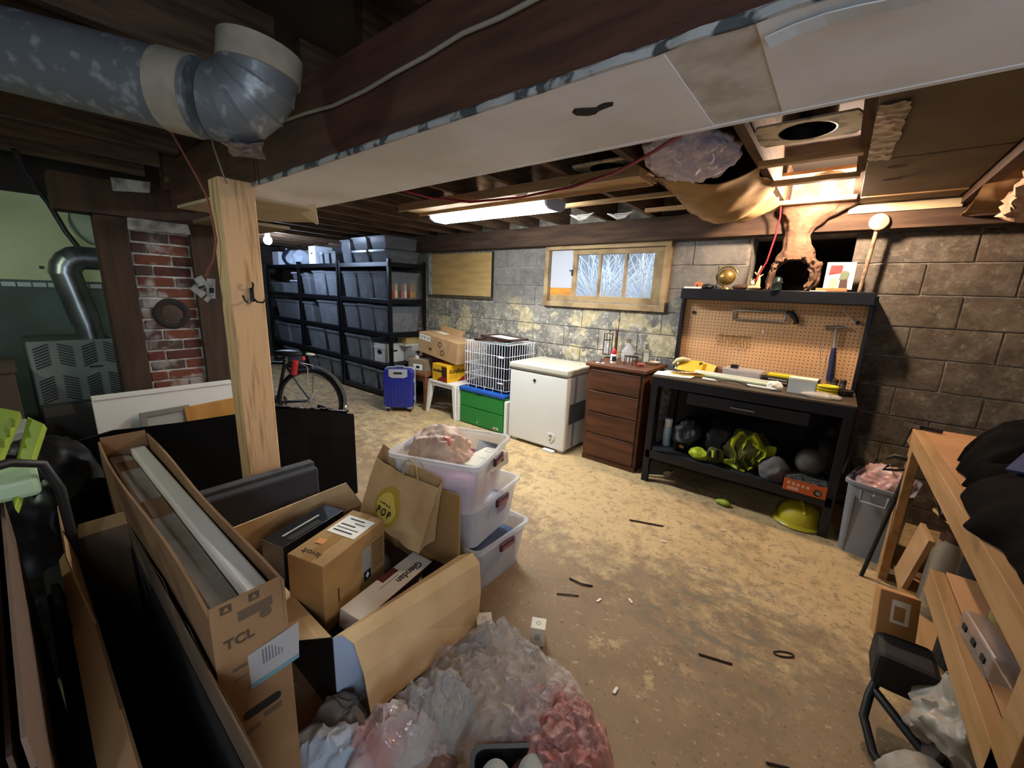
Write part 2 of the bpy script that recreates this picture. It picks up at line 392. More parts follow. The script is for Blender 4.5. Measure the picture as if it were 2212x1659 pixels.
obj('seam_strip', MB().b2((-.30, .755, .002), (-.165, 1.114, .016)), M('drywall_tape', 'd6d4d0', .9, col2='bdb9b2', scale=14, bump=.6), sf)
obj('corner_bead', MB().b2((-2.25, 1.106, -.002), (1.49, 1.12, .017)), M('bead', 'e6e6e6', .7), sf)
mb = MB(); P = []
for i in range(200):
    x = lerp(-2.2, 1.48, i/199); h = .008+.008*abs(noise.noise((x*7, 1, 0)))+.005*noise.noise((x*31, 2, 0)); o2 = .010+.007*noise.noise((x*14, 3, 0))
    P.append([(x, .752-o2, -.004), (x, .752-o2*.9, h), (x, .752, min(.016, h+.008))])
obj('ragged_plaster_edge', mb.sheet(P, .006), PLA, sf)
hl = [(-.30+.055*math.cos(t)*(1+.35*math.sin(3*t+1)), .014*math.sin(t)*(1+.5*math.cos(3*t))-.010*math.cos(2*t)) for t in [k*PI/8 for k in range(16)]]
hm = M('torn_hole', '2a2622', .9)
obj('torn_patch', MB().prism([(x*.75-.27, y+.905+x*.12) for x, y in hl], .004, TR((0, 0, -.004))), hm, sf)
obj('loose_tape', MB().sheet(quadgrid((-.155, .775, -.012), (.20, .765, -.010), (.20, .785, -.008), (-.15, .80, -.016), 10, 3, lambda u, v, p: (0, 0, .006*math.sin(u*9))), .002), M('tape_paper', 'ccd2d4', .8), sf)
s2 = thing('sagging_drywall', 'drooping tan drywall panel behind the top of the wooden post', 'drywall', (0, 0, 1.84))
obj('panel_sheet', MB().prism([(-2.96, .70), (-2.26, .74), (-2.26, 1.10), (-2.66, 1.34), (-2.98, 1.16)], .014), DRYW, s2)
obj('pale_corner', MB().sheet(quadgrid((-2.36, 1.06, .008), (-2.14, 1.07, .006), (-2.62, 1.32, -.012), (-2.66, 1.33, -.012), 4, 4), .006), M('drywall_pale', 'd9cfb4', .85), s2)  # pale triangular piece set at the panel's far corner
obj('end_board', MB().b2((-3.45, .86, -.03), (-2.97, 1.30, -.01)), M('panel_brown', '7b6a52', .85), s2)
PINE = M('pine_post', 'dfba8a', .75, col2='b08a5e', scale=9, stretch=(5, 5, .4), lo=.5, hi=.68, bump=.15, bscale=20)
po = thing('support_post', 'square pale pine post holding up the beam', 'post', (-2.083, .688, 0))
obj('shaft', MB().b2((-.058, -.068, 0), (.057, .067, 1.864)), PINE, po, bevel=.005)
hk = thing('coat_hook', 'black double coat hook screwed to the pine post', 'hook', (-2.02, .70, 1.40))
obj('back_plate', MB().box((.003, 0, 0), (.006, .018, .06)), BLACKP, hk, bevel=.003)
for sgn in (-1, 1):
    obj('prong', MB().tube([(.004, 0, -.01), (.02, sgn*.012, -.03), (.03, sgn*.03, -.032), (.036, sgn*.042, -.018), (.034, sgn*.045, -.002)], [.004, .004, .004, .0035, .005], 8), BLACKP, hk, smooth=True)
obj('upper_prong', MB().tube([(.004, 0, .02), (.02, 0, .03), (.028, 0, .045), (.02, 0, .052)], .004, 8), BLACKP, hk, smooth=True)
# ------------------------------------------------ brick chimney between dark boards
ch = thing('brick_chimney', 'narrow brick chimney with pale mortar between dark brown boards', 'chimney', (-3.4, 0, 0))
obj('core', MB().b2((-.45, .46, 0), (-.006, .99, 1.80)), M('chimney_mortar', 'b3afa8', .95, col2='86817a', scale=20, bump=.6), ch)
BR = [M('brick_%d' % i, c, .9, col2=c2, scale=9, lo=.5, hi=.62, pos=True, bump=.5) for i, (c, c2) in enumerate((('5a2a20', '857a74'), ('4e271f', '3b1d16'), ('633425', '8f837c'), ('45302a', '7a716b')))]
rr = random.Random(5); bc = {}
for r in range(27):
    z = .002+r*.0668; ys = [(.56, .735), (.745, .84)] if r % 2 else [(.55, .635), (.645, .83)]
    for y0, y1 in ys:
        mi = rr.randrange(4); key = (round(y1-y0, 3), mi)
        if key not in bc:
            bc[key] = MB().box((0, 0, 0), (.06, y1-y0, .056)).mesh('brick'); bc[key].materials.append(BR[mi])
        o = obj('brick', bc[key], None, ch, loc=(-.032+rr.uniform(0, .006), (y0+y1)/2, z+.029), rot=(rr.uniform(-.02, .02), 0, rr.uniform(-.03, .03)))
        b = o.modifiers.new('bevel', 'BEVEL'); b.width = .005; b.segments = 2
DKB = M('dark_board', '3d2819', .85, col2='2c1c12', scale=5, stretch=(6, 6, .5), bump=.25)
obj('side_board', MB().b2((-.1, .41, 0), (.03, .545, 1.80)), DKB, ch, bevel=.003)
obj('side_board', MB().b2((-.1, .842, 0), (.03, 1.02, 1.80)), DKB, ch, bevel=.003)
obj('header_board', MB().b2((-.12, .26, 1.80), (.06, 1.05, 1.99)), DKB, ch, bevel=.004)
obj('plaster_cap', MB().sheet(quadgrid((.035, .545, 1.735), (.035, .845, 1.74), (.035, .835, 1.80), (.035, .55, 1.80), 12, 4, lambda u, v, p: (.008*noise.noise((p.y*20, p.z*20, 1)), 0, 0)), .02), M('plaster_cap', 'a9a7a2', .9, col2='6f6a66', scale=15, bump=.6), ch)
obj('soot_ring', MB().lathe([(.055, 0), (.075, .012), (.095, .006), (.10, 0)], 24, TR((.0, .70, 1.235), (0, PI/2, 0))), M('soot_iron', '241d19', .9, bump=.5), ch, smooth=True)
obj('flue_plug', MB().lathe([(.0, .006), (.04, .008), (.056, 0)], 20, TR((.0, .70, 1.235), (0, PI/2, 0))), M('flue_plug', '43352b', .9, bump=.6), ch, smooth=True)
tag(obj('plaster_patch', MB().prism([(.50, 1.93), (.66, 1.95), (.67, 2.01), (.50, 2.0)], .02, Matrix(((0, 0, 1, -3.33), (1, 0, 0, 0), (0, 1, 0, 0), (0, 0, 0, 1)))), M('plaster_cap', 'a9a7a2')), 'grey plaster patch on the dark header above the brick chimney', 'plaster')
# ------------------------------------------------ windows
WFR = M('window_wood', '9c8560', .8, col2='6f5a3d', scale=6, stretch=(1, 1, 1), bump=.3, lo=.42, hi=.68)
w1 = bpy.data.objects.new('window_1', None); COL.objects.link(w1); w1.location = (0, YW, 0); w1['kind'] = 'structure'
def bar(nm, x0, x1, z0, z1, y0, y1, par, m): return obj(nm, MB().b2((x0, y0, z0), (x1, y1, z1)), m, par, bevel=.003)
bar('frame_rail', -2.51, -1.21, 1.905, 1.95, -.045, .12, w1, WFR); bar('frame_rail', -2.51, -1.21, 1.337, 1.39, -.045, .12, w1, WFR)
bar('frame_stile', -2.51, -2.462, 1.39, 1.905, -.045, .12, w1, WFR); bar('frame_stile', -1.262, -1.21, 1.39, 1.905, -.045, .12, w1, WFR)
bar('sash_rail', -2.20, -1.27, 1.855, 1.90, -.005, .035, w1, WFR); bar('sash_rail', -2.45, -1.27, 1.395, 1.455, -.005, .035, w1, WFR)
for x0, x1 in ((-2.195, -2.145), (-1.905, -1.88), (-1.64, -1.615), (-1.36, -1.27)): bar('muntin', x0, x1, 1.455, 1.855, -.003, .033, w1, WFR)
PANE = M('frosty_pane', 'eef4fb', .15, alpha=.10, spec=.5)
for x0, x1 in ((-2.145, -1.905), (-1.88, -1.64), (-1.615, -1.36)): obj('pane', MB().b2((x0-.004, .014, 1.45), (x1+.004, .018, 1.86)), PANE, w1)
obj('white_filler_panel', MB().b2((-2.455, .0, 1.53), (-2.195, .02, 1.902)), M('filler_white', 'aaaeb6', .6), w1)
obj('wood_filler_panel', MB().b2((-2.455, .0, 1.40), (-2.195, .02, 1.528)), M('filler_wood', 'c8892f', .6, col2='9a5f1c', scale=4, stretch=(1, 1, 4)), w1)
obj('latch', MB().box((-2.19, -.012, 1.68), (.012, .018, .06)).box((-2.205, -.016, 1.70), (.03, .01, .012)), BLACKP, w1)
w2 = bpy.data.objects.new('window_2', None); COL.objects.link(w2); w2.location = (0, YW, 0); w2['kind'] = 'structure'
BRD = M('fabric_board', 'b99a63', .85, col2='a98a55', scale=3, stretch=(1, 1, 5), bump=.12)
obj('cover_board', MB().b2((-4.33, -.03, 1.40), (-3.285, -.005, 1.912)), BRD, w2, bevel=.004)
obj('side_jamb', MB().b2((-4.42, -.02, 1.385), (-4.335, .0, 1.90)), M('jamb_white', 'b9bab4', .8, col2='8e8d85', scale=14), w2)
obj('dark_gap', MB().b2((-3.283, -.02, 1.39), (-3.262, .0, 1.92)), M('gap_dark', '1d1b19', .9), w2)
obj('sill', MB().b2((-4.42, -.025, 1.37), (-3.265, .0, 1.395)), M('sill_dark', '4c4234', .9), w2)
# outside the window: bank of earth, brick edge and bare shrubs
ext = struct('ground_outside', MB().b2((-4.5, 4.02, .9), (.6, 9, 1.30)), M('bluish_ground', '2c374b', .9, col2='3f4b5f', scale=3))
br = tag(obj('garden_wall', MB().b2((-4.5, 5.6, 1.3), (.6, 5.9, 2.15)), M('blue_render', '35495f', .9, col2='485c72', scale=3)), 'pale blue garden wall seen through the window panes', 'wall')
tag(obj('roof_edge', MB().b2((-4.5, 5.2, 2.15), (.6, 5.95, 2.30)), M('brown_edge', '46322a', .9, col2='6a5d57', scale=6)), 'brown edging above the garden wall outside the window', 'edging')
rs = random.Random(11); SHR = M('bare_twigs', '7d8486', .8)
for k, (x, n, lab) in enumerate(((-2.02, 60, 'left of two pale bare shrubs outside the window'), (-1.42, 64, 'right of two pale bare shrubs outside the window'))):
    mb = MB()
    for i in range(n):
        a = rs.uniform(-1, 1); b_ = rs.uniform(-.4, .4); p = Vector((a*.06, b_*.1, 0)); pts = [p.copy()]; d = Vector((a*.7, b_, 1)).normalized(); ln = rs.uniform(.10, .16)
        for q in range(6): d = (d+Vector((rs.uniform(-.35, .35), rs.uniform(-.2, .2), rs.uniform(-.2, .12)))).normalized(); p = p+d*ln; pts.append(p.copy())
        mb.tube(pts, [.007, .006, .005, .005, .004, .003, .002], 4)
    tag(obj('bare_shrub', mb, SHR, loc=(x-.35, 4.75, 1.30)), lab, 'shrub')

# ============================================================ lamps and everything on the ceiling
GALV = M('galvanised_steel', '777c7f', .5, .3, col2='b3b8ba', scale=24, detail=4, lo=.54, hi=.72, bump=.12, bscale=8)
# fluorescent fixture
fx = thing('fluorescent_light', 'lit fluorescent strip light with wraparound diffuser under a wooden channel', 'light fixture', (-2.26, 2.52, 2.03))
WEN = M('fixture_white', 'd9d9d4', .5)
obj('body', MB().b2((-.60, -.105, .045), (.60, .105, .075)), WEN, fx, bevel=.003)
LENS = M('lit_diffuser', 'fff6dd', .5, emit='f8fcff', estr=TUBE_W)
prof = [(-.12, .05), (-.105, .018), (-.065, 0), (.065, 0), (.105, .018), (.12, .05)]
mb = MB(); loft(mb, [[(x, y, z) for y, z in prof] for x in (-.585, .585)]); obj('diffuser', mb, LENS, fx)
ECAP = M('end_cap_grey', 'a9b4cc', .5)
for s in (-1, 1):
    mb = MB(); pr = [(-.124, .07), (-.124, .05), (-.108, .014), (-.067, -.005), (.067, -.005), (.108, .014), (.124, .05), (.124, .07)]
    loft(mb, [[(x, y, z) for y, z in pr] for x in (s*.585, s*.608)]); obj('end_cap', mb, ECAP, fx, bevel=.002)
cb = thing('wooden_channel', 'pale wooden channel board screwed under the joists above the strip light', 'board', (-1.94, 2.285, 2.07))
obj('bottom_board', MB().b2((-1.03, -.10, .02), (1.0, .10, .032)), LTW, cb); obj('lip', MB().b2((-1.03, -.112, .0), (1.0, -.1, .058)), LTW, cb); obj('lip', MB().b2((-1.03, .1, .0), (1.0, .112, .058)), LTW, cb)
obj('end_lip', MB().b2((1.0, -.112, .0), (1.012, .112, .05)), LTW, cb)
# bare warm bulb over the workbench
bl = thing('bare_bulb', 'glowing bare bulb on a round porcelain holder above the workbench', 'light bulb', (-.18, 3.20, 2.215))
obj('porcelain_holder', MB().lathe([(0, .0), (.065, 0), (.062, -.018), (.035, -.032), (.03, -.05), (0, -.05)], 24), M('porcelain', 'e6dccb', .35), bl, smooth=True)
obj('glass_bulb', MB().lathe([(.0, -.05), (.014, -.05), (.016, -.06), (.027, -.08), (.031, -.098), (.027, -.116), (.014, -.128), (.0, -.131)], 20), M('lit_bulb', 'fff0d0', .4, emit='ffdfc2', estr=BULB_W), bl, smooth=True)
obj('mounting_board', MB().b2((-.25, -.07, .0), (.15, .07, .02)), LTW, bl)
# cold lamp above the far racks
cl = thing('cold_bulb', 'blown-out cold white bulb hanging above the left storage rack', 'light bulb', (-6.15, 2.39, 2.02))
obj('holder', MB().cyl((0, 0, .05), (0, 0, .11), .03), WHITE, cl); obj('glass_bulb', blob((0, 0, 0), (.05, .05, .055), 0, sub=3), M('lit_cold_bulb', 'e8f0ff', .4, emit='c6dcff', estr=COLD_W*8), cl, smooth=True)
# globe added behind the camera, unseen, to fill the foreground with light
rl = thing('added_globe', 'unseen frosted fill lamp added on the ceiling behind the camera', 'lamp', (.55, -.95, 2.13))
obj('base', MB().lathe([(0, 0), (.09, 0), (.085, -.03), (0, -.03)], 24), WHITE, rl, smooth=True); obj('shade', MB().lathe([(.05, -.03), (.12, -.06), (.19, -.13), (.194, -.128), (.124, -.055), (.05, -.026)], 28), M('shade_tin', '6a6a62'), rl, smooth=True); obj('globe', blob((0, 0, -.11), (.09, .09, .085), 0, sub=3), M('lit_globe', 'f4f4ff', .4, emit='dfe6ff', estr=REAR_W), rl, smooth=True)  # shade added to keep the globe's light off the ceiling
# bulb added out of view at the left to light the furnace corner
fl2 = thing('added_furnace_bulb', 'unseen greenish-white bulb under a tin shade, added left of the view', 'light bulb', (-2.75, -.72, 1.90))
obj('tin_shade', MB().lathe([(.03, .12), (.05, .11), (.16, .0), (.165, .0), (.052, .116), (.03, .126)], 24), M('shade_tin', '6a6a62', .5, .3), fl2, smooth=True)  # shade added so this bulb leaves the ceiling dark
obj('holder', MB().cyl((0, 0, .05), (0, 0, .15), .03), WHITE, fl2); obj('glass_bulb', blob((0, 0, 0), (.04, .04, .05), 0, sub=3), M('lit_green_bulb', 'f0ffe8', .4, emit='f2ffe4', estr=FURN_W), fl2, smooth=True)
# ------------------------------------------------ big round duct with gored elbow
E_ = Vector((-1.515, .482, 1.958)); dr = Vector((.69, .707, -.154)).normalized(); R_ = .101
du = thing('round_duct', 'mottled galvanised round duct with a gored elbow below the joists', 'duct', (0, 0, 0))
A_ = E_-dr*1.45
obj('straight_pipe', MB().cyl(A_, E_-dr*.03, R_, n=40), GALV, du, smooth=True)
obj('tape_collar', MB().cyl(E_-dr*.125, E_-dr*.045, R_+.004, n=40), M('old_tape', 'a89f8c', .8, col2='958b78', scale=12), du, smooth=True)
side = Vector((-dr.y, dr.x, 0)).normalized(); up = side.cross(dr).normalized()*-1
if up.z < 0: up = -up
RB = .112
rings = []; cen = E_+up*RB
for k in range(6):
    t = (PI/2)*k/5; c = cen+dr*(RB*math.sin(t))-up*(RB*math.cos(t)); u2 = up*math.cos(t)-dr*math.sin(t)
    rings.append([c+side*(R_*math.cos(q*2*PI/40))+u2*(R_*math.sin(q*2*PI/40)) for q in range(40)])
for k in range(5):
    mb = MB(); loft(mb, [rings[k], rings[k+1]], False, False); obj('elbow_gore', mb, GALV, du, smooth=True)
    if k: mb = MB(); mb.tube(rings[k], .0035, 6, closed=True); obj('gore_seam', mb, GALV, du, smooth=True)
tp = cen+dr*RB
obj('top_collar', MB().cyl(tp-up*.01, tp+up*.055, R_+.006, n=36), M('old_tape', 'a89f8c'), du, smooth=True)
obj('screw', MB().cyl(E_-dr*.62+side*-.06+up*.088, E_-dr*.62+side*-.064+up*.096, .007, n=10), BLACKP, du)
mb = MB(); mb.sheet(quadgrid(E_+dr*.06-up*.115+side*-.07, E_+dr*.13-up*.08+side*.0, E_+dr*.10-up*.1+side*.09, E_+dr*.02-up*.118+side*.06, 10, 10, lambda u, v, p: (.008*fbm(p, 30), .008*fbm(p, 30, 3), .008*fbm(p, 30, 5))), .004)
obj('foil_tape', mb, M('foil_tape', '8f8d92', .35, .6, col2='6b6870', scale=30, bump=.8, bscale=60), du, smooth=True)
# ------------------------------------------------ cables
CW = M('old_white_cable', '9c9382', .6); CR = M('red_cable', '8c2330', .5); CBK = M('black_cable', '1b1b1b', .5)
tag(obj('white_cable', MB().tube([(-1.72, .745, 2.03), (-1.52, .745, 2.017), (-1.338, .745, 2.0), (-1.158, .745, 1.999), (-1.026, .745, 2.006), (-.894, .745, 2.009), (-.766, .745, 2.018), (-.656, .745, 2.012), (-.5, .745, 2.015), (0, .745, 2.02), (1.4, .745, 2.02)], .0055, 8), CW, smooth=True), 'pale cable stapled along the side of the timber beam', 'cable')
tag(obj('red_cable', MB().tube([(-.5, 1.6, 2.125), (-.602, 1.81, 2.10), (-.785, 1.923, 2.08), (-.993, 2.038, 2.065), (-1.304, 2.16, 2.06), (-1.733, 2.20, 2.055), (-2.134, 2.16, 2.06), (-2.356, 2.0, 2.08), (-2.426, 1.777, 2.10), (-2.43, 1.5, 2.125)], .008, 8), CR, smooth=True), 'red cable slung between the joists in front of the strip light', 'cable')
tag(obj('dangling_wire', MB().tube([(-2.15, .47, 2.12), (-2.12, .522, 1.99), (-2.11, .568, 1.88), (-2.10, .60, 1.79), (-2.09, .607, 1.694), (-2.08, .609, 1.62), (-2.10, .598, 1.543), (-2.15, .575, 1.47)], .0045, 8), M('rusty_wire', '8a4a38', .5), smooth=True), 'reddish wire dangling down the left side of the pine post', 'wire')
tag(obj('thin_wire', MB().tube([(-2.04, .61, 2.10), (-2.05, .628, 1.97), (-2.03, .645, 1.87), (-2.02, .65, 1.84)], .0035, 6), CW, smooth=True), 'thin grey wire hanging in front of the top of the pine post', 'wire')
tag(obj('grey_cable', MB().tube([(-1.75, .05, 2.12), (-1.60, .14, 2.10), (-1.50, .18, 2.105), (-1.38, .20, 2.12), (-1.2, .17, 2.125)], .005, 6), CW, smooth=True), 'pale cable looped from the joists above the round duct', 'cable')
rt = thing('tag_bundle', 'crumpled white tags clipped to the end of the reddish wire', 'tags', (-2.17, .57, 1.42))
TAGM = M('grubby_tag', 'b9b7b2', .6, col2='8f8b88', scale=40)
for i, (dy, dz, a, w_, h_) in enumerate(((-.008, .025, .5, .035, .05), (-.024, -.012, .8, .03, .055), (.022, .0, -.06, .032, .085), (.012, -.035, -.7, .018, .05))):
    obj('paper_tag', MB().box((i*.004, dy, dz), (.002, w_, h_), (a, .1, .1)), TAGM, rt)
obj('clip', MB().box((.012, -.012, .005), (.006, .024, .008), (.4, 0, 0)).box((.014, .022, -.008), (.006, .016, .022)), BLACKP, rt)
hanks = [((-1.757, 2.26), .09, 'first'), ((-1.37, 2.18), .10, 'second'), ((-1.8, 3.15), .10, 'third'), ((-1.5, 3.24), .10, 'fourth')]
for (x, y), w_, o_ in hanks:
    mb = MB()
    for q in range(3): mb.tube([(x-w_*1.2, y, 2.12), (x-w_*.4, y+.01*q, 2.10-.012*q), (x+w_*.5, y-.012*q, 2.095-.01*q), (x+w_, y+.006, 2.12), (x+w_*.3, y+.03, 2.115), (x-w_*.7, y+.03, 2.118)], .0045, 6)
    tag(obj('cable_hank', mb, M('hank_white', 'b5b0a5', .6), smooth=True), o_+' looped hank of pale cable from the left between the joists', 'cable')
# ------------------------------------------------ recessed cans
for x0, x1, y, lab in ((-1.33, -.97, 2.27, 'shiny round can in a pale board between joists beside the red cable'), (-.92, -.55, 3.05, 'dusty round can in a pale board behind the tan drape'), (-.41, -.05, 2.22, 'dark round can in a tan board just past the soffit edge')):
    rc = thing('ceiling_can', lab, 'ceiling can', ((x0+x1)/2, y, 2.16)); wd = x1-x0; mb = MB(); n = 28; r = .105
    outer = []
    for k in range(n):
        t = 2*PI*k/n; c_, s_ = math.cos(t), math.sin(t); q = max(abs(c_)/(wd/2), abs(s_)/.13); outer.append((c_/q, s_/q))
    loft(mb, [[(x, y_, .008) for x, y_ in outer], [(x, y_, 0) for x, y_ in outer], [(r*math.cos(2*PI*k/n), r*math.sin(2*PI*k/n), 0) for k in range(n)], [(r*math.cos(2*PI*k/n), r*math.sin(2*PI*k/n), .008) for k in range(n)]], False, False)
    obj('plate', mb, M('can_plate', 'c5b99f', .8, col2='8d7f66', scale=14, lo=.5, hi=.6), rc)
    obj('can', MB().lathe([(r, .0), (r-.006, .0), (r-.012, .17), (0, .172)], 28), M('can_metal', '888c92', .22, 1.0), rc, smooth=True)
    obj('junction_box', MB().box((-.02, .19, .11), (.13, .1, .13)), GALV, rc, bevel=.004)
# ------------------------------------------------ insulation, drape and trunk
FLUFF = M('fluffy_insulation', 'c9c2cf', .95, col2='b3aab8', scale=20, bump=.9, bscale=35, bdist=.02)
tag(obj('insulation_batt', blob((-.69, 2.22, 2.15), (.205, .30, .10), .30, 14, 4, 6), FLUFF, smooth=True), 'fluffy grey-lilac insulation batt stuffed between the joists above the drape', 'insulation')
BUR = M('tan_canvas', '9c7d50', .9, col2='84663c', scale=7, bump=.35, bscale=24)
def drape(u, v, p):
    s = math.sin(PI*u); b = .30*s*(.35+.65*math.sin(PI*min(1, v*1.02)))
    return (0.02*math.sin(v*14+u*3), .02*math.sin(u*9), -b*.52+.012*math.sin(v*22+u*8)+.02*fbm(p, 5, 2))
tag(obj('canvas_drape', MB().sheet(quadgrid((-.945, 2.42, 2.125), (-.435, 2.52, 2.125), (-.42, 3.58, 2.115), (-.98, 3.52, 2.115), 22, 36, drape), .005), BUR, smooth=True), 'tan canvas sheet sagging from the ceiling left of the bare bulb', 'canvas')
TRK = M('orange_tan_burlap', '6d523f', .9, col2='543c2b', scale=12, bump=.8, bscale=40, bdist=.01)
bt = thing('burlap_arch', 'orange-tan burlap trunk hanging down and opening into a ragged arch', 'burlap arch', (-.30, 3.58, 1.549))
prof0 = [(.585, .06, .26, .10), (.53, .045, .19, .085), (.47, .02, .12, .07), (.41, -.005, .085, .06), (.36, -.01, .075, .055), (.31, -.008, .08, .058), (.27, .0, .098, .062), (.235, .0, .115, .066), (.21, .0, .12, .066)]
prof = []
for i in range(len(prof0)-1):
    for q in range(5): prof.append(tuple(lerp(a, b, q/5) for a, b in zip(prof0[i], prof0[i+1])))
prof.append(prof0[-1])
rings = []
for z, cx, rx, ry in prof:
    rg = []
    for q in range(40):
        t = 2*PI*q/40; p = Vector((cx+rx*math.cos(t), ry*math.sin(t), z)); d = 1+.16*fbm((p.x, p.y, p.z*.6), 20, 3, 4)+.05*math.sin(9*t+z*9); rg.append(Vector((cx+rx*d*math.cos(t), ry*d*math.sin(t), z)))
    rings.append(rg)
mb = MB(); loft(mb, rings); obj('trunk', mb, TRK, bt, smooth=True, angle=80)
path = []
for k in range(25):
    t = PI*k/24; path.append((-.0+.128*math.cos(PI-t) if True else 0, 0, .115+.125*math.sin(t)))
path = [(-.136, 0, .0), (-.14, 0, .06)]+path+[(.132, 0, .06), (.108, 0, .02), (.085, 0, .012)]
pp = []
for i in range(len(path)-1):
    for q in range(3): pp.append(tuple(lerp(a, b, q/3) for a, b in zip(path[i], path[i+1])))
path = pp+[path[-1]]
mb = MB(); rad = []
for i, p in enumerate(path): rad.append(.018+.014*math.sin(PI*i/(len(path)-1))**2+(.012 if i > 66 else 0))
pts = []; n = 20; vs = []; fs = []
for i, p in enumerate(path):
    a = Vector(path[max(i-1, 0)]); b = Vector(path[min(i+1, len(path)-1)]); t = (b-a).normalized(); u = Vector((-t.z, 0, t.x))
    for q in range(n):
        w_ = 2*PI*q/n; e = 1+.55*fbm((p[0]+.1*math.cos(w_), .1*math.sin(w_), p[2]), 26, 9, 4); vs.append(Vector(p)+u*(rad[i]*e*math.cos(w_))+Vector((0, 1, 0))*(.062*e*math.sin(w_)))
for i in range(len(path)-1):
    for q in range(n): k2 = (q+1) % n; fs.append((i*n+q, i*n+k2, (i+1)*n+k2, (i+1)*n+q))
fs += [tuple(range(n)), tuple(range((len(path)-1)*n, len(path)*n))]
mb.add(vs, fs); obj('ragged_arch', mb, TRK, bt, smooth=True, angle=80)
tag(obj('red_rope', MB().tube([(-.43, 3.44, 2.12), (-.43, 3.50, 2.05), (-.44, 3.53, 1.93), (-.47, 3.55, 1.75), (-.53, 3.56, 1.60), (-.545, 3.56, 1.555)], .006, 8), CR, smooth=True), 'red cord hanging to the bench shelf left of the burlap arch', 'cord')
# ------------------------------------------------ board panels on the ceiling right of the bulb
PB = M('brown_ceiling_board', '6b5b45', .85, col2='5a4b38', scale=2, bump=.08)
cp = thing('ceiling_boards', 'brown boards covering the joists right of the bare bulb', 'ceiling boards', (0, 0, 2.105))
for y0, y1 in ((1.0, 2.585), (2.60, 3.38), (3.395, 3.60)): obj('board', MB().b2((-.012, y0, 0), (.44, y1, .02)), PB, cp, bevel=.002)
obj('edge_strip', MB().b2((-.012, 3.375, -.006), (.44, 3.40, .0)), LTW, cp)
for y0, y1 in ((2.70, 2.80), (2.95, 3.05)): obj('stain', MB().prism([(.10+.03*math.cos(t)*1.2, (y0+y1)/2+.02*math.sin(t)) for t in [k*PI/6 for k in range(12)]], .002, TR((0, 0, -.002))), M('board_stain', '4d3f2e', .9), cp)
obj('crumpled_plastic', MB().sheet(quadgrid((-.01, 1.9, -.004), (.075, 1.9, -.006), (.065, 2.57, -.006), (-.01, 2.57, -.004), 8, 40, lambda u, v, p: (.008*fbm(p, 20), 0, -.012*abs(fbm(p, 22, 4)))), .002), M('dull_plastic', '8a7d68', .35, col2='6d604c', scale=15), cp, smooth=True)
tag(obj('cream_board', MB().b2((-.06, 3.585, 2.045), (.46, 3.60, 2.095)), M('cream_paint', 'bfae8c', .8), bevel=.002), 'cream strip of board on the sill above the disc-topped pole', 'board')
tag(obj('stringer', MB().b2((.45, 1.2, 2.06), (.50, 3.60, 2.36)), DKW), 'dark timber edge right of the brown ceiling boards', 'timber')
tag(obj('insulation_batt', MB().sheet(quadgrid((.52, 2.75, 2.03), (.88, 2.7, 2.03), (.88, 3.2, 1.93), (.56, 3.22, 1.93), 16, 20, lambda u, v, p: (0, 0, .04*fbm(p, 9, 2)+.02*fbm(p, 25, 5))), .07), M('pink_insulation', 'b5957d', .95, col2='a07f67', scale=18, bump=.9, bscale=30, bdist=.02), smooth=True), 'pinkish insulation batt hanging from the ceiling at the far right', 'insulation')
tag(obj('kraft_sheet', MB().sheet(quadgrid((.45, 3.0, 2.10), (.62, 2.86, 2.09), (.75, 3.5, 2.0), (.46, 3.59, 2.0), 14, 14, lambda u, v, p: (0, 0, -.05*math.sin(PI*v)+.02*fbm(p, 8))), .004), M('kraft_brown', '8a6a44', .85, col2='745531', scale=8), smooth=True), 'torn kraft-brown facing sheet beside the pinkish insulation', 'insulation')
# disc-topped pole
dp = thing('disc_pole', 'slim pole topped by a round cream disc behind the picture stand', 'pole', (.085, 3.60, 1.549))
obj('rod', MB().cyl((0, 0, 0), (.02, .0, .40), .012, n=12), M('speckled_pole', '8b7660', .6, col2='5f4c3a', scale=30), dp, smooth=True)
obj('disc', MB().lathe([(0, .012), (.045, .010), (.052, .004), (.052, -.004), (0, -.006)], 32, TR((.022, -.02, .435), (1.45, 0, .2))), M('cream_disc', 'cdbb9a', .5, col2='b5a27f', scale=8), dp, smooth=True)
# ------------------------------------------------ furnace and flue at the left
FUR = M('furnace_paint', '6d7672', .5, col2='5f6763', scale=3)
fu = thing('furnace', 'grey-green furnace with louvred front left of the brick chimney', 'furnace', (-3.62, .27, 0))
obj('cabinet', MB().b2((-.5, -.21, 0), (-.01, .17, 1.06)), M('furnace_side', '4b524f', .6), fu, bevel=.01)
obj('upper_panel', MB().b2((-.01, -.205, .69), (.012, .175, 1.07)), FUR, fu, bevel=.006)
obj('lower_panel', MB().b2((-.01, -.20, .36), (.006, .19, .675)), M('furnace_lower', '55534b', .6), fu, bevel=.006)
obj('base_shelf', MB().b2((-.01, -.20, .30), (.06, .19, .35)), M('furnace_base', '73695e', .6), fu, bevel=.006)
LV = M('louvre_dark', '1f2423', .7); lm = None
for row, (z0, nl) in enumerate(((.915, 8), (.705, 9))):
    for c in range(4):
        for k in range(nl):
            sl = .42 if c % 2 == 0 else -.42
            if lm is None: lm = MB().box((0, 0, 0), (.006, .068, .007)).mesh('louvre'); lm.materials.append(LV)
            o = obj('louvre', lm, None, fu, loc=(.013, -.155+c*.098, z0+.008+k*.0165), rot=(sl, 0, 0))
obj('name_plate', MB().b2((.012, .03, .895), (.015, .09, .905)), LV, fu)
fl_ = thing('flue_pipe', 'shiny metal flue elbow rising from the furnace into the chimney', 'flue pipe', (-3.68, .31, 1.061))
FLU = M('flue_metal', '6a6f70', .32, .85, col2='8c9293', scale=6, bump=.1)
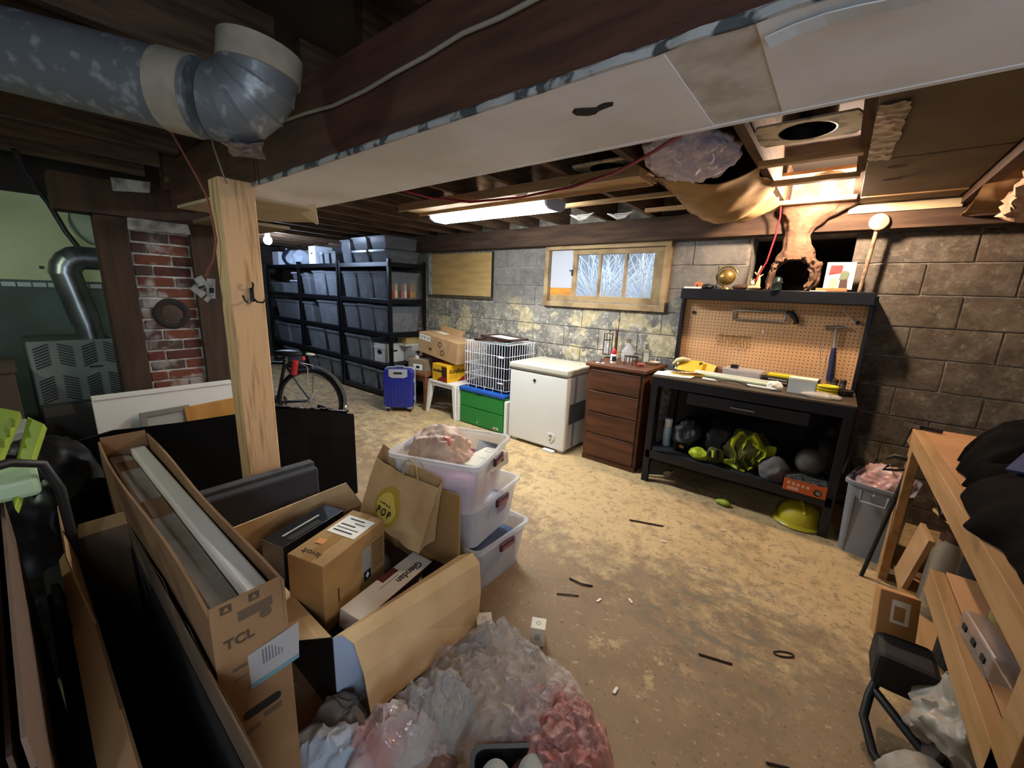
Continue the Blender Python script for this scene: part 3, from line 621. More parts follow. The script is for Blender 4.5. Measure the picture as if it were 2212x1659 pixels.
obj('lower_sleeve', MB().cyl((0, .03, 0), (0, .02, .13), .062, n=28), FLU, fl_, smooth=True)
obj('riser', MB().cyl((0, .02, .11), (0, -.03, .42), .069, n=28), FLU, fl_, smooth=True)
rings = []; c0 = Vector((0, -.03, .40))
for k in range(5):
    t = (PI/2)*k/4; c = c0+Vector((0, .085*(1-math.cos(t)), .10*math.sin(t))); d = Vector((0, math.sin(t), math.cos(t))); u2 = Vector((0, math.cos(t), -math.sin(t)))
    rings.append([c+Vector((1, 0, 0))*(.072*math.cos(q*2*PI/28))+u2*(.072*math.sin(q*2*PI/28)) for q in range(28)])
for k in range(4): mb = MB(); loft(mb, [rings[k], rings[k+1]], False, False); obj('elbow_gore', mb, FLU, fl_, smooth=True)
obj('cross_pipe', MB().cyl((0, .05, .50), (0, .15, .50), .068, n=28), FLU, fl_, smooth=True)
obj('clamp_bolt', MB().cyl((.02, -.11, .43), (.02, -.13, .432), .008, n=8), STEEL, fl_)
tag(obj('black_cable', MB().tube([(-3.7, .18, 2.12), (-3.75, .2, 2.02), (-3.85, .28, 1.88), (-3.85, .33, 1.72), (-3.8, .38, 1.60)], .014, 8), CBK, smooth=True), 'thick black cable hanging against the pale green wall behind the flue', 'cable')
tag(obj('masonry_lump', blob((-3.95, .5, 1.80), (.09, .14, .16), .3, 7, 3, 3), M('pale_plaster', '8f9a86', .9), smooth=True), 'pale plaster lump bulging from the wall above the flue elbow', 'plaster')

# ============================================================ storage racks along the back wall
RK = M('rack_black_steel', '15161a', .38, .3)
DECK = M('rack_deck', '2c2620', .8)
LV_Z = [.08, .46, .88, 1.31, 1.77]
def rack(x0, x1, label):
    t = thing('storage_rack', label, 'rack', ((x0+x1)/2, 3.39, 0), group='black steel storage racks'); hw = (x1-x0)/2
    for sx in (-1, 1):
        for sy in (-1, 1):
            p = obj('post', MB().b2((sx*hw-(.02 if sx > 0 else -.02)-.02, sy*.29-.004, 0), (sx*hw-(.02 if sx > 0 else -.02)+.02, sy*.29+.004, 1.815)).b2((sx*hw-.002*sx-.002, sy*.29-(.04 if sy > 0 else 0), 0), (sx*hw-.002*sx+.002, sy*.29+(.04 if sy < 0 else 0), 1.815)), RK, t)
    for z in LV_Z:
        s = obj('shelf', MB().b2((-hw+.01, -.28, z-.018), (hw-.01, .28, z)), DECK, t)
        for sy in (-1, 1): obj('shelf_beam', MB().b2((-hw+.005, sy*.292-.006, z-.05), (hw-.005, sy*.292+.006, z+.006)), RK, s, bevel=.003)
        for sx in (-1, 1): obj('side_beam', MB().b2((sx*(hw-.004)-.006, -.29, z-.05), (sx*(hw-.004)+.006, .29, z+.006)), RK, s)
    return t
rack(-5.66, -4.46, 'black steel rack of clear bins nearest the blue suitcase')
rack(-6.89, -5.69, 'middle black steel rack of clear bins')
rack(-8.12, -6.92, 'black steel rack of clear bins beside the pine post')
CONT = [M('contents_%d' % i, a, .85, col2=b, scale=7, detail=2, lo=.46, hi=.54) for i, (a, b) in enumerate((('3c4048', '23262c'), ('5d5b58', '34363b'), ('74706a', '45464a'), ('4e4238', '2b2725'), ('39414f', '6c7078'), ('85807a', '55504a')))]
bcache = {}
def sbin(name, x, y, z, w, d, h, ci, label, lidm=None, body=CLEARD, group='clear storage bins on the racks', fill=.75, rot=0, cat='storage bin'):
    t = thing(name, label, cat, (x, y, z), rot, group); k = (round(w, 3), round(d, 3), round(h, 3))
    if k not in bcache: bcache[k] = (tub(w, d, h, .025, .004, .86, .010).mesh('bin'), {})
    me, _ = bcache[k]
    if not me.materials: me.materials.append(body)
    obj('body', me, None, t)
    mb = MB(); loft(mb, [ring(w+.012, d+.012, .03, h-.012), ring(w+.014, d+.014, .03, h+.004), ring(w-.02, d-.02, .03, h+.012)]); obj('lid', mb, lidm or body, t)
    if ci is not None: obj('contents', MB().box((0, 0, h*fill/2+.008), (w*.88, d*.88, h*fill), taper=.92), CONT[ci % 6], t)
    return t
LN = ['bottom', 'second-lowest', 'middle', 'second-highest', 'top']
rk = {'r': 'the rack nearest the suitcase', 'm': 'the middle rack', 'l': 'the rack beside the post'}
X0 = {'r': -5.66, 'm': -6.89, 'l': -8.12}
rows = [('r', 3, [(.24, .36, .34, 1), (.61, .36, .34, 2), (.97, .36, .34, 4)]), ('r', 2, [(.24, .36, .33, 3), (.61, .36, .34, 0), (.97, .36, .33, 5)]),
        ('r', 1, [(.23, .34, .32, 3), (.57, .30, .32, 2)]), ('r', 0, [(.24, .38, .29, 1), (.64, .36, .28, 2), (1.0, .3, .27, 0)]),
        ('m', 3, [(.16, .26, .30, 0), (.60, .38, .35, 4), (.98, .36, .34, 1)]), ('m', 2, [(.18, .30, .30, 3), (.82, .60, .34, 2)]),
        ('m', 1, [(.40, .55, .33, 5), (.93, .40, .32, 1)]), ('m', 0, [(.20, .34, .27, 0), (.60, .40, .28, 3), (.99, .34, .28, 1)]),
        ('l', 2, [(.65, .9, .30, 2)]), ('l', 1, [(.42, .48, .32, 1), (.90, .44, .32, 3)]), ('l', 0, [(.7, .6, .28, 0)]), ('l', 3, [(.34, .5, .16, 5)])]
pos = {1: ['only'], 2: ['left of two', 'right of two'], 3: ['left of three', 'centre of three', 'right of three']}
for r, lv, items in rows:
    for i, (cx, w_, h_, ci) in enumerate(items):
        sbin('storage_bin', X0[r]+cx, 3.37, LV_Z[lv]+.006, w_, .54, h_, ci, 'clear lidded bin, %s on the %s shelf of %s' % (pos[len(items)][i], LN[lv], rk[r]))
# books and boxes visible in the end bins
bk = random.Random(4); BKC = ['b08a52', '9a4038', 'c9b890', '5a3a34', 'a8625a', 'd2c6a8', '7b3030', 'c08f4a']
for i in range(9):
    o = tag(obj('book', MB().b2((0, -.02, 0), (.03, .02, .17+bk.uniform(0, .05))), M('book_%d' % (i % 8), BKC[i % 8], .7), loc=(-4.56, 3.16+i*.048, 1.335)), 'book %s in the end bin on the second-highest rack shelf' % ['first from the front', 'second from the front', 'third from the front', 'fourth from the front', 'middle', 'fourth from the wall', 'third from the wall', 'second from the wall', 'nearest the wall'][i], 'book', 'books in the end bin')
    o['label'] = ['tan', 'brick-red', 'cream', 'dark brown', 'dusty pink', 'ivory', 'maroon', 'ochre', 'pale tan'][i]+' book standing in the end bin, '+['first from the front', 'second from the front', 'third from the front', 'fourth from the front', 'the middle one', 'fourth from the wall', 'third from the wall', 'second from the wall', 'nearest the wall'][i]
for z, y0, y1, c, lb in ((.905, 3.18, 3.55, 'b7ae98', 'cream flat carton low in the end bin on the middle rack shelf'), (1.02, 3.25, 3.58, 'cabf9f', 'cream flat carton on top in the end bin on the middle rack shelf')):
    tag(obj('carton', MB().b2((-4.80, y0, z), (-4.57, y1, z+.09)), M('carton_'+c, c, .8), bevel=.004), lb, 'carton')
# white file boxes on the second-lowest shelf
FB = M('file_box_white', 'c9c8c2', .7)
def filebox(x, y, z, label, rot=0, w=.30, d=.38, h=.25, oval=False):
    t = thing('file_box', label, 'file box', (x, y, z), rot)
    obj('body', MB().b2((-w/2, -d/2, 0), (w/2, d/2, h)), FB, t, bevel=.004); obj('lid', MB().b2((-w/2-.006, -d/2-.006, h-.07), (w/2+.006, d/2+.006, h+.006)), FB, t, bevel=.004)
    if oval:
        e = obj('oval_print', MB().lathe([(.0, .0015), (.055, .0015), (.055, 0)], 24, TR((0, -d/2-.0005, h*.5), (PI/2, 0, 0))), INK, t); e.scale = (1, 1, .6); e.location = (0, 0, h*.2)
        obj('oval_inner', MB().lathe([(.0, .002), (.04, .002), (.04, 0)], 24, TR((0, -d/2-.0008, h*.5), (PI/2, 0, 0))), FB, t).scale = (1, 1, .5); t.children[-1].location = (0, 0, h*.25)
    obj('hand_hole', MB().box((w/2+.002, 0, h*.62), (.006, .08, .022)), INK, t)
    return t
filebox(-4.79, 3.30, .466, 'white file box with an oval print at the front of the rack end', w=.26, d=.3, oval=True)
filebox(-4.61, 3.57, .466, 'white file box behind the oval-printed one at the rack end', w=.22, d=.2, h=.22)
tag(obj('carton', MB().b2((-4.74, 3.36, .695), (-4.50, 3.64, .72)), M('carton_lid', 'd6d2bd', .7)), 'flat pale carton lid on the rear white file box', 'carton')
tag(obj('carton', MB().b2((-4.73, 3.40, .722), (-4.53, 3.62, .81)), M('carton_yellow', 'b9a06c', .7), bevel=.004), 'yellowish carton stacked on the pale lid at the rack end', 'carton')
# on top of the right rack: clear compartment boxes
for i in range(2):
    for j in range(2):
        sbin('compartment_box', -4.72-i*.41, 3.38, 1.777+j*.165, .39, .54, .15, [2, 0, 5, 3][i*2+j], 'clear compartment box on the rack nearest the suitcase, %s %s' % (['right', 'left'][i], ['below', 'above'][j]), fill=.5, group='clear boxes on top of the racks')
sbin('storage_bin', -5.50, 3.37, 1.777, .27, .5, .30, 0, 'tall clear bin at the left end on top of the rack nearest the suitcase', group='clear boxes on top of the racks', fill=.4)
# on top of the middle rack
wc_ = thing('white_carton', 'tall white carton with a hand hole on top of the middle rack', 'carton', (-6.46, 3.31, 1.777)); obj('carton_body', MB().b2((-.10, -.19, 0), (.10, .19, .263)), M('bright_white_card', 'd5dbe4', .6), wc_, bevel=.004); obj('hand_hole', MB().box((0, -.191, .155), (.045, .004, .02)), INK, wc_)
for i, (x, w_, h_, c) in enumerate(((-6.22, .15, .16, 4), (-6.03, .17, .17, 0), (-5.83, .16, .16, 3))):
    sbin('clear_jar', x, 3.24, 1.777, w_, .26, h_, c, '%s of three small clear tubs on top of the middle rack' % ['left', 'centre', 'right'][i], group='small tubs on the middle rack')
tag(obj('black_case', MB().b2((-6.30, 3.36, 1.95), (-6.0, 3.62, 2.05)), BLACKP, bevel=.01), 'black case above the small tubs on top of the middle rack', 'case')
# on top of and in the left rack
tag(obj('white_carton', MB().b2((-7.95, 3.14, 1.777), (-7.70, 3.55, 2.0)), M('bright_white_card', 'd5dbe4'), bevel=.006), 'white carton at the left end on top of the rack beside the post', 'carton')
bp = thing('backpack', 'navy backpack with a white stripe on top of the rack beside the post', 'backpack', (-7.55, 3.3, 1.777))
obj('bag_body', blob((0, 0, .13), (.13, .16, .15), .08, 6, 2, 3, flat=0), M('navy_cloth', '2a3346', .8), bp, smooth=True)
obj('stripe', MB().tube([(-.135, -.02, .0), (-.14, -.04, .1), (-.11, -.06, .2), (-.03, -.07, .27)], .014, 8), M('bright_stripe', 'e4e8f0', .6), bp, smooth=True)
PLB = M('clear_film_cool', 'cdd8e6', .2, alpha=.6)
for x, r_, lab, sd in ((-7.30, .10, 'left of two shiny clear plastic bags on the rack beside the post', 1), (-7.08, .10, 'right of two shiny clear plastic bags on the rack beside the post', 2)):
    tag(obj('plastic_bag', blob((x, 3.28, 1.777+r_), (r_, .15, r_*1.1), .35, 7, sd, 4, True, flat=1.779), PLB, smooth=True), lab, 'plastic bag')
tag(obj('red_bag', blob((-7.3, 3.5, 1.96), (.16, .1, .1), .3, 6, 8, 3, flat=1.88), M('red_cloth', '8e2f26', .8), smooth=True), 'red bag behind the clear plastic bags on the rack beside the post', 'bag')
sbin('white_drawer_bin', -7.10, 3.30, LV_Z[3]+.006, .30, .4, .20, 5, 'translucent white bin at the right of the second-highest shelf beside the post', body=CLEARD, lidm=M('translucent_white', 'c4cfdf', .4, alpha=.85), group='white bins beside the post')
sbin('white_drawer_bin', -7.10, 3.30, LV_Z[3]+.225, .26, .36, .11, 5, 'small translucent white bin stacked on the larger one beside the post', lidm=M('translucent_white', 'c4cfdf', .4, alpha=.85), group='white bins beside the post')
# ============================================================ suitcase
su = thing('suitcase', 'upright royal blue hard-shell suitcase in front of the rack end', 'suitcase', (-4.02, 2.91, 0), .75)
BLU = M('blue_shell', '18247c', .3, coat=.4)
GRY = M('suitcase_grey', '8f9296', .45)
mb = MB(); loft(mb, [[(x, y, z) for x, z in [(a, b+.29) for a, b in rrect(.35, .47, .05)]] for y in (-.11, .11)]); obj('shell', mb, BLU, su, bevel=.012, seg=3)
for k in range(7): obj('rib', MB().cyl((-.12+k*.04, -.112, .10), (-.12+k*.04, -.112, .40), .006, n=8), BLU, su, smooth=True)
mb = MB(); loft(mb, [[(x*.5, y, z) for x, z in [(a, b) for a, b in [(-.22, .525), (-.22, .44), (-.14, .42), (.14, .42), (.22, .44), (.22, .525)]]] for y in (-.118, -.10)]); obj('handle_housing', mb, GRY, su, bevel=.004)
obj('handle_slot', MB().box((0, -.119, .48), (.10, .006, .025)), BLACKP, su, bevel=.002)
mb = MB(); mb.tube([(x, 0.02, z+.29) for x, z in rrect(.356, .476, .05)], .007, 8, closed=True); obj('zip_trim', mb, M('silver_trim', 'b9bcc2', .4, .5), su, smooth=True)
obj('carry_handle', MB().tube([(-.06, 0, .525), (-.05, 0, .545), (.05, 0, .545), (.06, 0, .525)], .008, 8), GRY, su, smooth=True)
for x in (-.13, .13):
    for y in (-.08, .08): obj('wheel', MB().cyl((x-.012, y, .024), (x+.012, y, .024), .024, n=16), BLACKP, su, smooth=True); obj('corner_guard', MB().box((x, y, .055), (.06, .05, .03)), GRY, su, bevel=.006)
for z in (.16, .38): obj('side_stud', MB().box((.178, -.04, z), (.012, .03, .045)), M('silver_trim', 'b9bcc2'), su, bevel=.003)
# ============================================================ wooden table, boxes
WD = M('honey_wood', '8a5a30', .6, col2='6d4322', scale=6, stretch=(1, 1, .3))
ta = thing('wooden_table', 'small honey-brown wooden table half hidden by the suitcase', 'table', (-3.98, 3.33, 0))
obj('table_top', MB().b2((-.24, -.26, .43), (.24, .26, .465)), WD, ta, bevel=.004)
for sx in (-1, 1):
    for sy in (-1, 1): obj('leg', MB().box((sx*.205, sy*.225, .215), (.045, .045, .43), taper=.75), WD, ta)
for sy in (-1, 1): obj('apron', MB().b2((-.2, sy*.225-.01, .36), (.2, sy*.225+.01, .43)), WD, ta)
cs = thing('shoe_carton', 'small brown carton with a white oval label on the wooden table', 'carton', (-3.97, 3.19, .466), .2)
obj('carton_body', MB().b2((-.13, -.08, 0), (.13, .08, .15)), CARDG, cs, bevel=.003); obj('sticker', MB().b2((-.05, -.0815, .02), (.09, -.08, .09)), PAPER, cs); obj('sticker_mark', MB().prism([(.03*math.cos(t), .018*math.sin(t)) for t in [k*PI/8 for k in range(16)]], .001, TR((.02, -.0815, .055), (PI/2, 0, 0))), INK, cs)
obj('top_tag', MB().box((-.03, -.03, .165), (.05, .004, .05)), PAPER, cs)
MAR = M('maroon_gift_paper', '5f1c22', .5, col2='4a1218', scale=8)
gb = thing('maroon_carton', 'maroon wrapped carton under the tilted cardboard box', 'carton', (-3.83, 3.47, .466), -.1)
obj('carton_body', MB().b2((-.30, -.14, 0), (.30, .14, .19)), MAR, gb, bevel=.004)
obj('torn_flap', MB().sheet([[(-.30, -.14, .10), (-.30, -.14, .225)], [(-.42, -.16, .06), (-.36, -.17, .2)]], .003), MAR, gb); obj('white_corner', MB().sheet([[(-.30, -.145, .15), (-.30, -.145, .235)], [(-.36, -.17, .13), (-.31, -.16, .22)]], .003), PAPER, gb)
tb = thing('cardboard_box', 'long brown cardboard box tilted on top of the pile beside the crate', 'box', (-3.64, 3.33, .672), (0, .115, -.03))
obj('box_body', MB().b2((-.355, -.17, 0), (.355, .17, .245)), CARD, tb, bevel=.003)
obj('box_flap', MB().sheet([[(-.355, .17, .245), (.05, .17, .245)], [(-.355, .22, .30), (.05, .22, .30)]], .004), CARD, tb)
obj('shipping_label', MB().b2((-.34, -.1712, .16), (-.13, -.17, .225)), PAPER, tb); obj('tape_patch', MB().b2((-.27, .02, .2455), (-.10, .10, .2465)), PAPER, tb)
for k, (a, b) in enumerate(((-.325, -.315), (-.285, -.27), (-.245, -.225), (-.19, -.18), (-.165, -.15))): obj('label_mark', MB().b2((a, -.1718, .175), (b, -.171, .212)), M('grey_print', '77736a', .8), tb)
for x, z in ((.05, .165), (.10, .075)):
    obj('printed_mark', MB().lathe([(.022, .0), (.026, .001), (.034, .001), (.036, 0)], 20, TR((x, -.1705, z), (PI/2, 0, 0)), arc=5.2), M('brown_ink', '4a3524', .8), tb)
obj('printed_mark', MB().box((-.12, -.1708, .075), (.05, .001, .03)), M('brown_ink', '4a3524'), tb)
# white plastic stool and firelog carton
stl = thing('plastic_stool', 'white moulded plastic stool carrying the yellow firelog carton', 'stool', (-3.49, 3.33, 0))
WST = M('stool_white', 'd8d6cc', .4)
mb = MB(); loft(mb, [ring(.48, .46, .06, .385), ring(.50, .48, .06, .39), ring(.50, .48, .06, .405), ring(.47, .45, .06, .41)]); obj('seat', mb, WST, stl, smooth=True, angle=35)
for sx in (-1, 1):
    for sy in (-1, 1):
        mb = MB(); loft(mb, [[(sx*.245+x, sy*.235+y, 0) for x, y in rrect(.035, .035, .008, 2)], [(sx*.205+x, sy*.195+y, .39) for x, y in rrect(.075, .075, .015, 2)]]); obj('leg', mb, WST, stl)
for sy in (-1, 1): obj('apron', MB().b2((-.2, sy*.222-.008, .35), (.2, sy*.222+.008, .39)), WST, stl)
YEL = M('firelog_yellow', 'd9a514', .55); DRED = M('firelog_red', '7c1f16', .6); DBR = M('firelog_brown', '3a1d10', .6)
fb = thing('firelog_carton', 'yellow duraflame firelog carton on the white stool', 'carton', (-3.39, 3.10, .412), 1.52)
LW, LD, LH = .315, .27, .20   # local: corner at origin, right face along +x (y=0), left face along +y (x=0)
obj('carton_body', MB().b2((0, 0, 0), (LW, LD, LH)), YEL, fb, bevel=.003)
obj('red_curve', MB().prism([(LW, .0), (LW, .085), (LW*.8, .055), (LW*.6, .02), (LW*.5, 0)], .0012, TR((0, -.0002, 0), (PI/2, 0, 0))), DRED, fb)
text('brand_print', 'duraflame', .072, INK, fb, (LW*.52, -.0012, .125), (PI/2, 0, 0), bold=.0016, sx=.92)
for k in range(3): obj('print_line', MB().b2((.03, -.0008, .075-k*.018), (.16, 0, .08-k*.018)), M('firelog_ink', '9a6a12', .7), fb)
obj('flame_panel', MB().b2((-.0012, .004, .02), (0, .10, LH-.02)), DBR, fb); obj('red_curve', MB().prism([(-.002, 0), (-.002, .06), (-.1, .06), (-.16, .03), (-.19, .0)], .0016, Matrix(((0, 0, -1, 0), (-1, 0, 0, 0), (0, 1, 0, 0), (0, 0, 0, 1)))), DRED, fb)
text('brand_print', 'duraflame', .056, INK, fb, (-.0018, LD*.57, .125), (PI/2, 0, -PI/2), bold=.0014, sx=.9)
for k in range(3): obj('print_line', MB().b2((-.0008, .14, .075-k*.018), (0, .24, .08-k*.018)), M('firelog_ink', '9a6a12'), fb)
# ============================================================ green toy cabinet with wire crate on top
gc = thing('toy_cabinet', 'green and blue plastic cabinet with white sides below the wire crate', 'cabinet', (-2.86, 3.38, 0))
GRN = M('toy_green', '1f7a34', .4); BLT = M('toy_blue', '2054a8', .4)
obj('carcass', MB().b2((-.33, -.26, 0), (.33, .26, .40)), GRN, gc, bevel=.006)
obj('door', MB().b2((-.315, -.275, .205), (.315, -.26, .375)), GRN, gc, bevel=.006); obj('door', MB().b2((-.315, -.275, .01), (.315, -.26, .198)), GRN, gc, bevel=.006)
obj('finger_notch', MB().box((-.03, -.277, .368), (.08, .004, .02)), M('toy_dark', '0e2a16', .6), gc, bevel=.003)
obj('blue_lid', MB().b2((-.33, -.285, .378), (.33, .265, .418)), BLT, gc, bevel=.008)
for s in (-1, 1): obj('white_side', MB().b2((s*.35-.018, -.28, 0), (s*.35+.018, .26, .39 if s < 0 else .36)), WHITE, gc, bevel=.006)
obj('badge', MB().box((.22, -.277, .04), (.07, .004, .026)), PAPER, gc, bevel=.004); obj('badge_band', MB().box((.22, -.2795, .04), (.052, .002, .012)), M('badge_red', 'a02a24', .6), gc)
obj('paint_chip', MB().box((-.05, -.2765, .05), (.012, .002, .02)), PAPER, gc)
WIR = M('white_wire', 'd9dde2', .35)
cr = thing('wire_crate', 'white wire pet crate standing on the green cabinet', 'crate', (-2.85, 3.40, .42))
def panel(nm, a, ux, uz, lw, lh, nv, nh, r=.0028):
    mb = MB(); a = Vector(a); ux = Vector(ux); uz = Vector(uz)
    for i in range(nv+1): p = a+ux*(lw*i/nv); mb.cyl(p, p+uz*lh, r, n=6)
    for j in range(nh+1): p = a+uz*(lh*j/nh); mb.cyl(p, p+ux*lw, r*1.15, n=6)
    return obj(nm, mb, WIR, cr)
panel('front_panel', (-.30, -.25, .03), (1, 0, 0), (0, 0, 1), .60, .48, 17, 4); panel('rear_panel', (-.30, .25, .03), (1, 0, 0), (0, 0, 1), .60, .48, 17, 4)
panel('side_panel', (-.30, -.25, .03), (0, 1, 0), (0, 0, 1), .50, .48, 12, 4); panel('side_panel', (.30, -.25, .03), (0, 1, 0), (0, 0, 1), .50, .48, 12, 4)
panel('roof_panel', (-.30, -.25, .51), (1, 0, 0), (0, 1, 0), .60, .50, 15, 3); panel('base_panel', (-.30, -.25, .03), (1, 0, 0), (0, 1, 0), .60, .50, 8, 3)
for k in range(5): obj('foot_wire', MB().cyl((-.24+k*.12, -.255, 0), (-.24+k*.12, -.255, .05), .0028, n=6), WIR, cr)
obj('plastic_tray', MB().b2((-.29, -.24, .034), (.29, .24, .06)), BLACKP, cr, bevel=.004)
for k in range(2): obj('door_latch', MB().box((.22, -.256, .11+k*.27), (.07, .008, .012)), WIR, cr)
tag(obj('dark_pad', MB().b2((-3.02, 3.50, .485), (-2.58, 3.56, .90)), M('dark_navy_cloth', '1c2230', .9), bevel=.02), 'dark navy folded pad standing inside the wire crate', 'pad')
tag(obj('pale_pad', MB().b2((-3.11, 3.44, .485), (-3.04, 3.58, .86)), M('grey_cloth', '7d8388', .9), bevel=.02), 'grey folded pad at the left inside the wire crate', 'pad')
FRB = M('frame_brown', '3b211a', .4, coat=.3)
def flatframe(x, y, z, w, d, rz, label, tilt=0):
    t = thing('framed_picture', label, 'picture frame', (x, y, z), (0, tilt, rz))
    obj('backing', MB().b2((-w/2+.02, -d/2+.02, 0), (w/2-.02, d/2-.02, .012)), PAPER, t)
    for s in (-1, 1): obj('frame_bar', MB().b2((s*(w/2-.02)-.02, -d/2, 0), (s*(w/2-.02)+.02, d/2, .022)), FRB, t, bevel=.004); obj('frame_bar', MB().b2((-w/2, s*(d/2-.02)-.02, 0), (w/2, s*(d/2-.02)+.02, .022)), FRB, t, bevel=.004)
flatframe(-2.86, 3.36, .936, .42, .32, .1, 'lower brown picture frame lying on the wire crate')
flatframe(-2.80, 3.40, .965, .44, .30, -.08, 'upper brown picture frame lying on the wire crate', .03)
tag(obj('clear_sheet', MB().sheet(quadgrid((-3.0, 3.19, .938), (-2.58, 3.17, .94), (-2.56, 3.4, .96), (-2.9, 3.3, .937), 14, 8, lambda u, v, p: (0, 0, .02*abs(fbm(p, 9)))), .002), M('teal_film', 'a9c2bf', .2, alpha=.5), smooth=True), 'crumpled pale teal film on the front of the crate roof', 'plastic film')
# ============================================================ chest freezer
FZ = M('freezer_white', 'd6d6d0', .35); fz = thing('chest_freezer', 'white chest freezer between the wire crate and the brown dresser', 'freezer', (-2.11, 3.335, 0))
obj('cabinet', MB().b2((-.33, -.265, .03), (.33, .265, .725)), FZ, fz, bevel=.012, seg=3)
obj('gasket', MB().b2((-.325, -.258, .724), (.325, .258, .738)), M('gasket_grey', '8b8b88', .6), fz)
obj('lid', MB().b2((-.335, -.275, .738), (.335, .265, .80)), M('freezer_lid', 'bdb8a6', .4), fz, bevel=.014, seg=3)
obj('lid_strip', MB().b2((-.334, -.2765, .752), (.334, -.27, .760)), M('gasket_grey', '8b8b88'), fz)
obj('lock', MB().cyl((-.03, -.266, .655), (-.03, -.272, .655), .014, n=20), BLACKP, fz, smooth=True)
obj('drain_cover', MB().prism([(-.04, -.01), (-.036, .03), (.0, .04), (.036, .03), (.04, -.01), (.0, -.055)], .008, TR((.19, -.265, .145), (PI/2, 0, 0))), FZ, fz, bevel=.003)
obj('drain_plug', MB().cyl((.19, -.273, .155), (.19, -.280, .155), .012, n=16), STEEL, fz); obj('drain_plug', MB().cyl((.185, -.273, .115), (.185, -.278, .115), .006, n=12), INK, fz)
obj('vent_plate', MB().b2((.33, -.20, .28), (.333, .10, .47)), M('vent_grey', '55565a', .6), fz)
obj('side_stripe', MB().b2((.33, -.13, .03), (.332, -.09, .72)), M('stripe_blue_grey', '8e94a8', .5), fz)
for s in (-1, 1):
    for q in (-1, 1): obj('foot', MB().box((s*.27, q*.2, .015), (.06, .06, .03)), WHITE, fz)
tag(obj('white_wedge', MB().b2((-1.98, 3.02, 0), (-1.86, 3.06, .028)), WHITE, bevel=.004), 'white plastic wedge under the front edge of the freezer', 'wedge')
# ============================================================ dresser
DRW = M('walnut_stain', '5a3420', .5, col2='42230f', scale=5, stretch=(.5, 3, 4), bump=.1, bscale=14)
dr_ = thing('dresser', 'brown four-drawer wooden dresser right of the freezer', 'dresser', (-1.38, 3.40, 0))
obj('carcass', MB().b2((-.25, -.235, 0), (.25, .235, .86)), DRW, dr_, bevel=.003)
obj('top', MB().b2((-.275, -.262, .86), (.275, .24, .89)), M('dresser_top', '6d4127', .45, col2='55301b', scale=4, stretch=(.5, 4, 4)), dr_, bevel=.006)
for k, (z0, z1) in enumerate(((.655, .835), (.46, .645), (.265, .45), (.05, .255))):
    d = obj('drawer', MB().b2((-.225, -.25, z0), (.225, -.235, z1)), DRW, dr_, bevel=.006)
    obj('top_groove', MB().b2((-.225, -.2515, z1-.012), (.225, -.25, z1-.008)), M('groove', '2b160b', .7), d)
obj('plinth', MB().b2((-.25, -.242, 0), (.25, -.235, .045)), DRW, dr_)
# things on the dresser (top z = .89)
ls = thing('lantern_stand', 'rusty metal hanging-lantern stand on the back of the dresser', 'lantern stand', (-1.60, 3.54, .89))
RST = M('rusty_iron', '4a392c', .6, .3, col2='2e231b', scale=30)
obj('base_plate', MB().b2((-.06, -.04, 0), (.05, .04, .008)), RST, ls); obj('upright', MB().b2((.02, -.01, .0), (.042, .01, .27)), RST, ls, bevel=.002); obj('arm', MB().tube([(.03, 0, .26), (.0, 0, .268), (-.04, 0, .255), (-.05, 0, .235)], .004, 6), RST, ls)
lan = obj('hanging_lantern', MB().b2((-.08, -.03, .225), (-.02, .03, .23)).b2((-.08, -.03, .165), (-.02, .03, .17)).b2((-.08, -.03, .03), (-.02, .03, .036)), RST, ls)
for sx in (-.078, -.022):
    for sy in (-.028, .028): obj('lantern_bar', MB().b2((sx-.003, sy-.003, .03), (sx+.003, sy+.003, .23)), RST, lan)
obj('lantern_glass', MB().b2((-.075, -.026, .04), (-.025, .026, .16)), GLASS, lan)
gb_ = thing('glue_bottle', 'white bottle with red cap and dark label on the dresser', 'bottle', (-1.47, 3.29, .89))
obj('bottle_body', MB().lathe([(0, 0), (.025, 0), (.026, .01), (.026, .07), (.018, .082), (0, .084)], 20), M('bottle_white', 'dcdad2', .4), gb_, smooth=True, angle=35)
obj('dark_label', MB().lathe([(.0266, .018), (.0266, .062)], 20), M('label_navy', '23233a', .5), gb_); obj('white_label', MB().box((-.008, -.0262, .04), (.014, .004, .035)), PAPER, gb_)
obj('red_cap', MB().lathe([(.02, .078), (.023, .085), (.022, .10), (.012, .118), (.006, .13), (0, .131)], 20), M('cap_red', 'c4232c', .35), gb_, smooth=True)
jr = thing('glass_carafe', 'clear glass carafe with a stopper behind the wire trivet', 'carafe', (-1.43, 3.50, .89))
obj('glass_body', MB().lathe([(0, .004), (.05, 0), (.056, .02), (.055, .10), (.03, .135), (.022, .15), (.024, .165)], 24), GLASS, jr, smooth=True); obj('stopper', MB().lathe([(0, .165), (.022, .165), (.018, .18), (.022, .2), (0, .204)], 16), M('cork', '6f624e', .8), jr, smooth=True)
tr = thing('wire_trivet', 'little dark iron stand with legs at the front of the dresser', 'trivet', (-1.325, 3.33, .89))
obj('ring_top', MB().prism([(.062*math.cos(k*PI/6), .05*math.sin(k*PI/6)) for k in range(12)], .008, TR((0, 0, .068))), M('iron_black', '1d1916', .5, .4), tr, bevel=.002)
for k in range(6): t = k*PI/3; obj('leg', MB().cyl((.054*math.cos(t), .043*math.sin(t), .07), (.062*math.cos(t), .05*math.sin(t), 0), .0035, n=6), M('iron_black', '1d1916'), tr)
tl = thing('tin_lantern', 'small square tin lantern with a domed top on the dresser', 'lantern', (-1.27, 3.53, .89), .3)
TIN = M('aged_tin', '8d8470', .5, .5, col2='5d5545', scale=25)
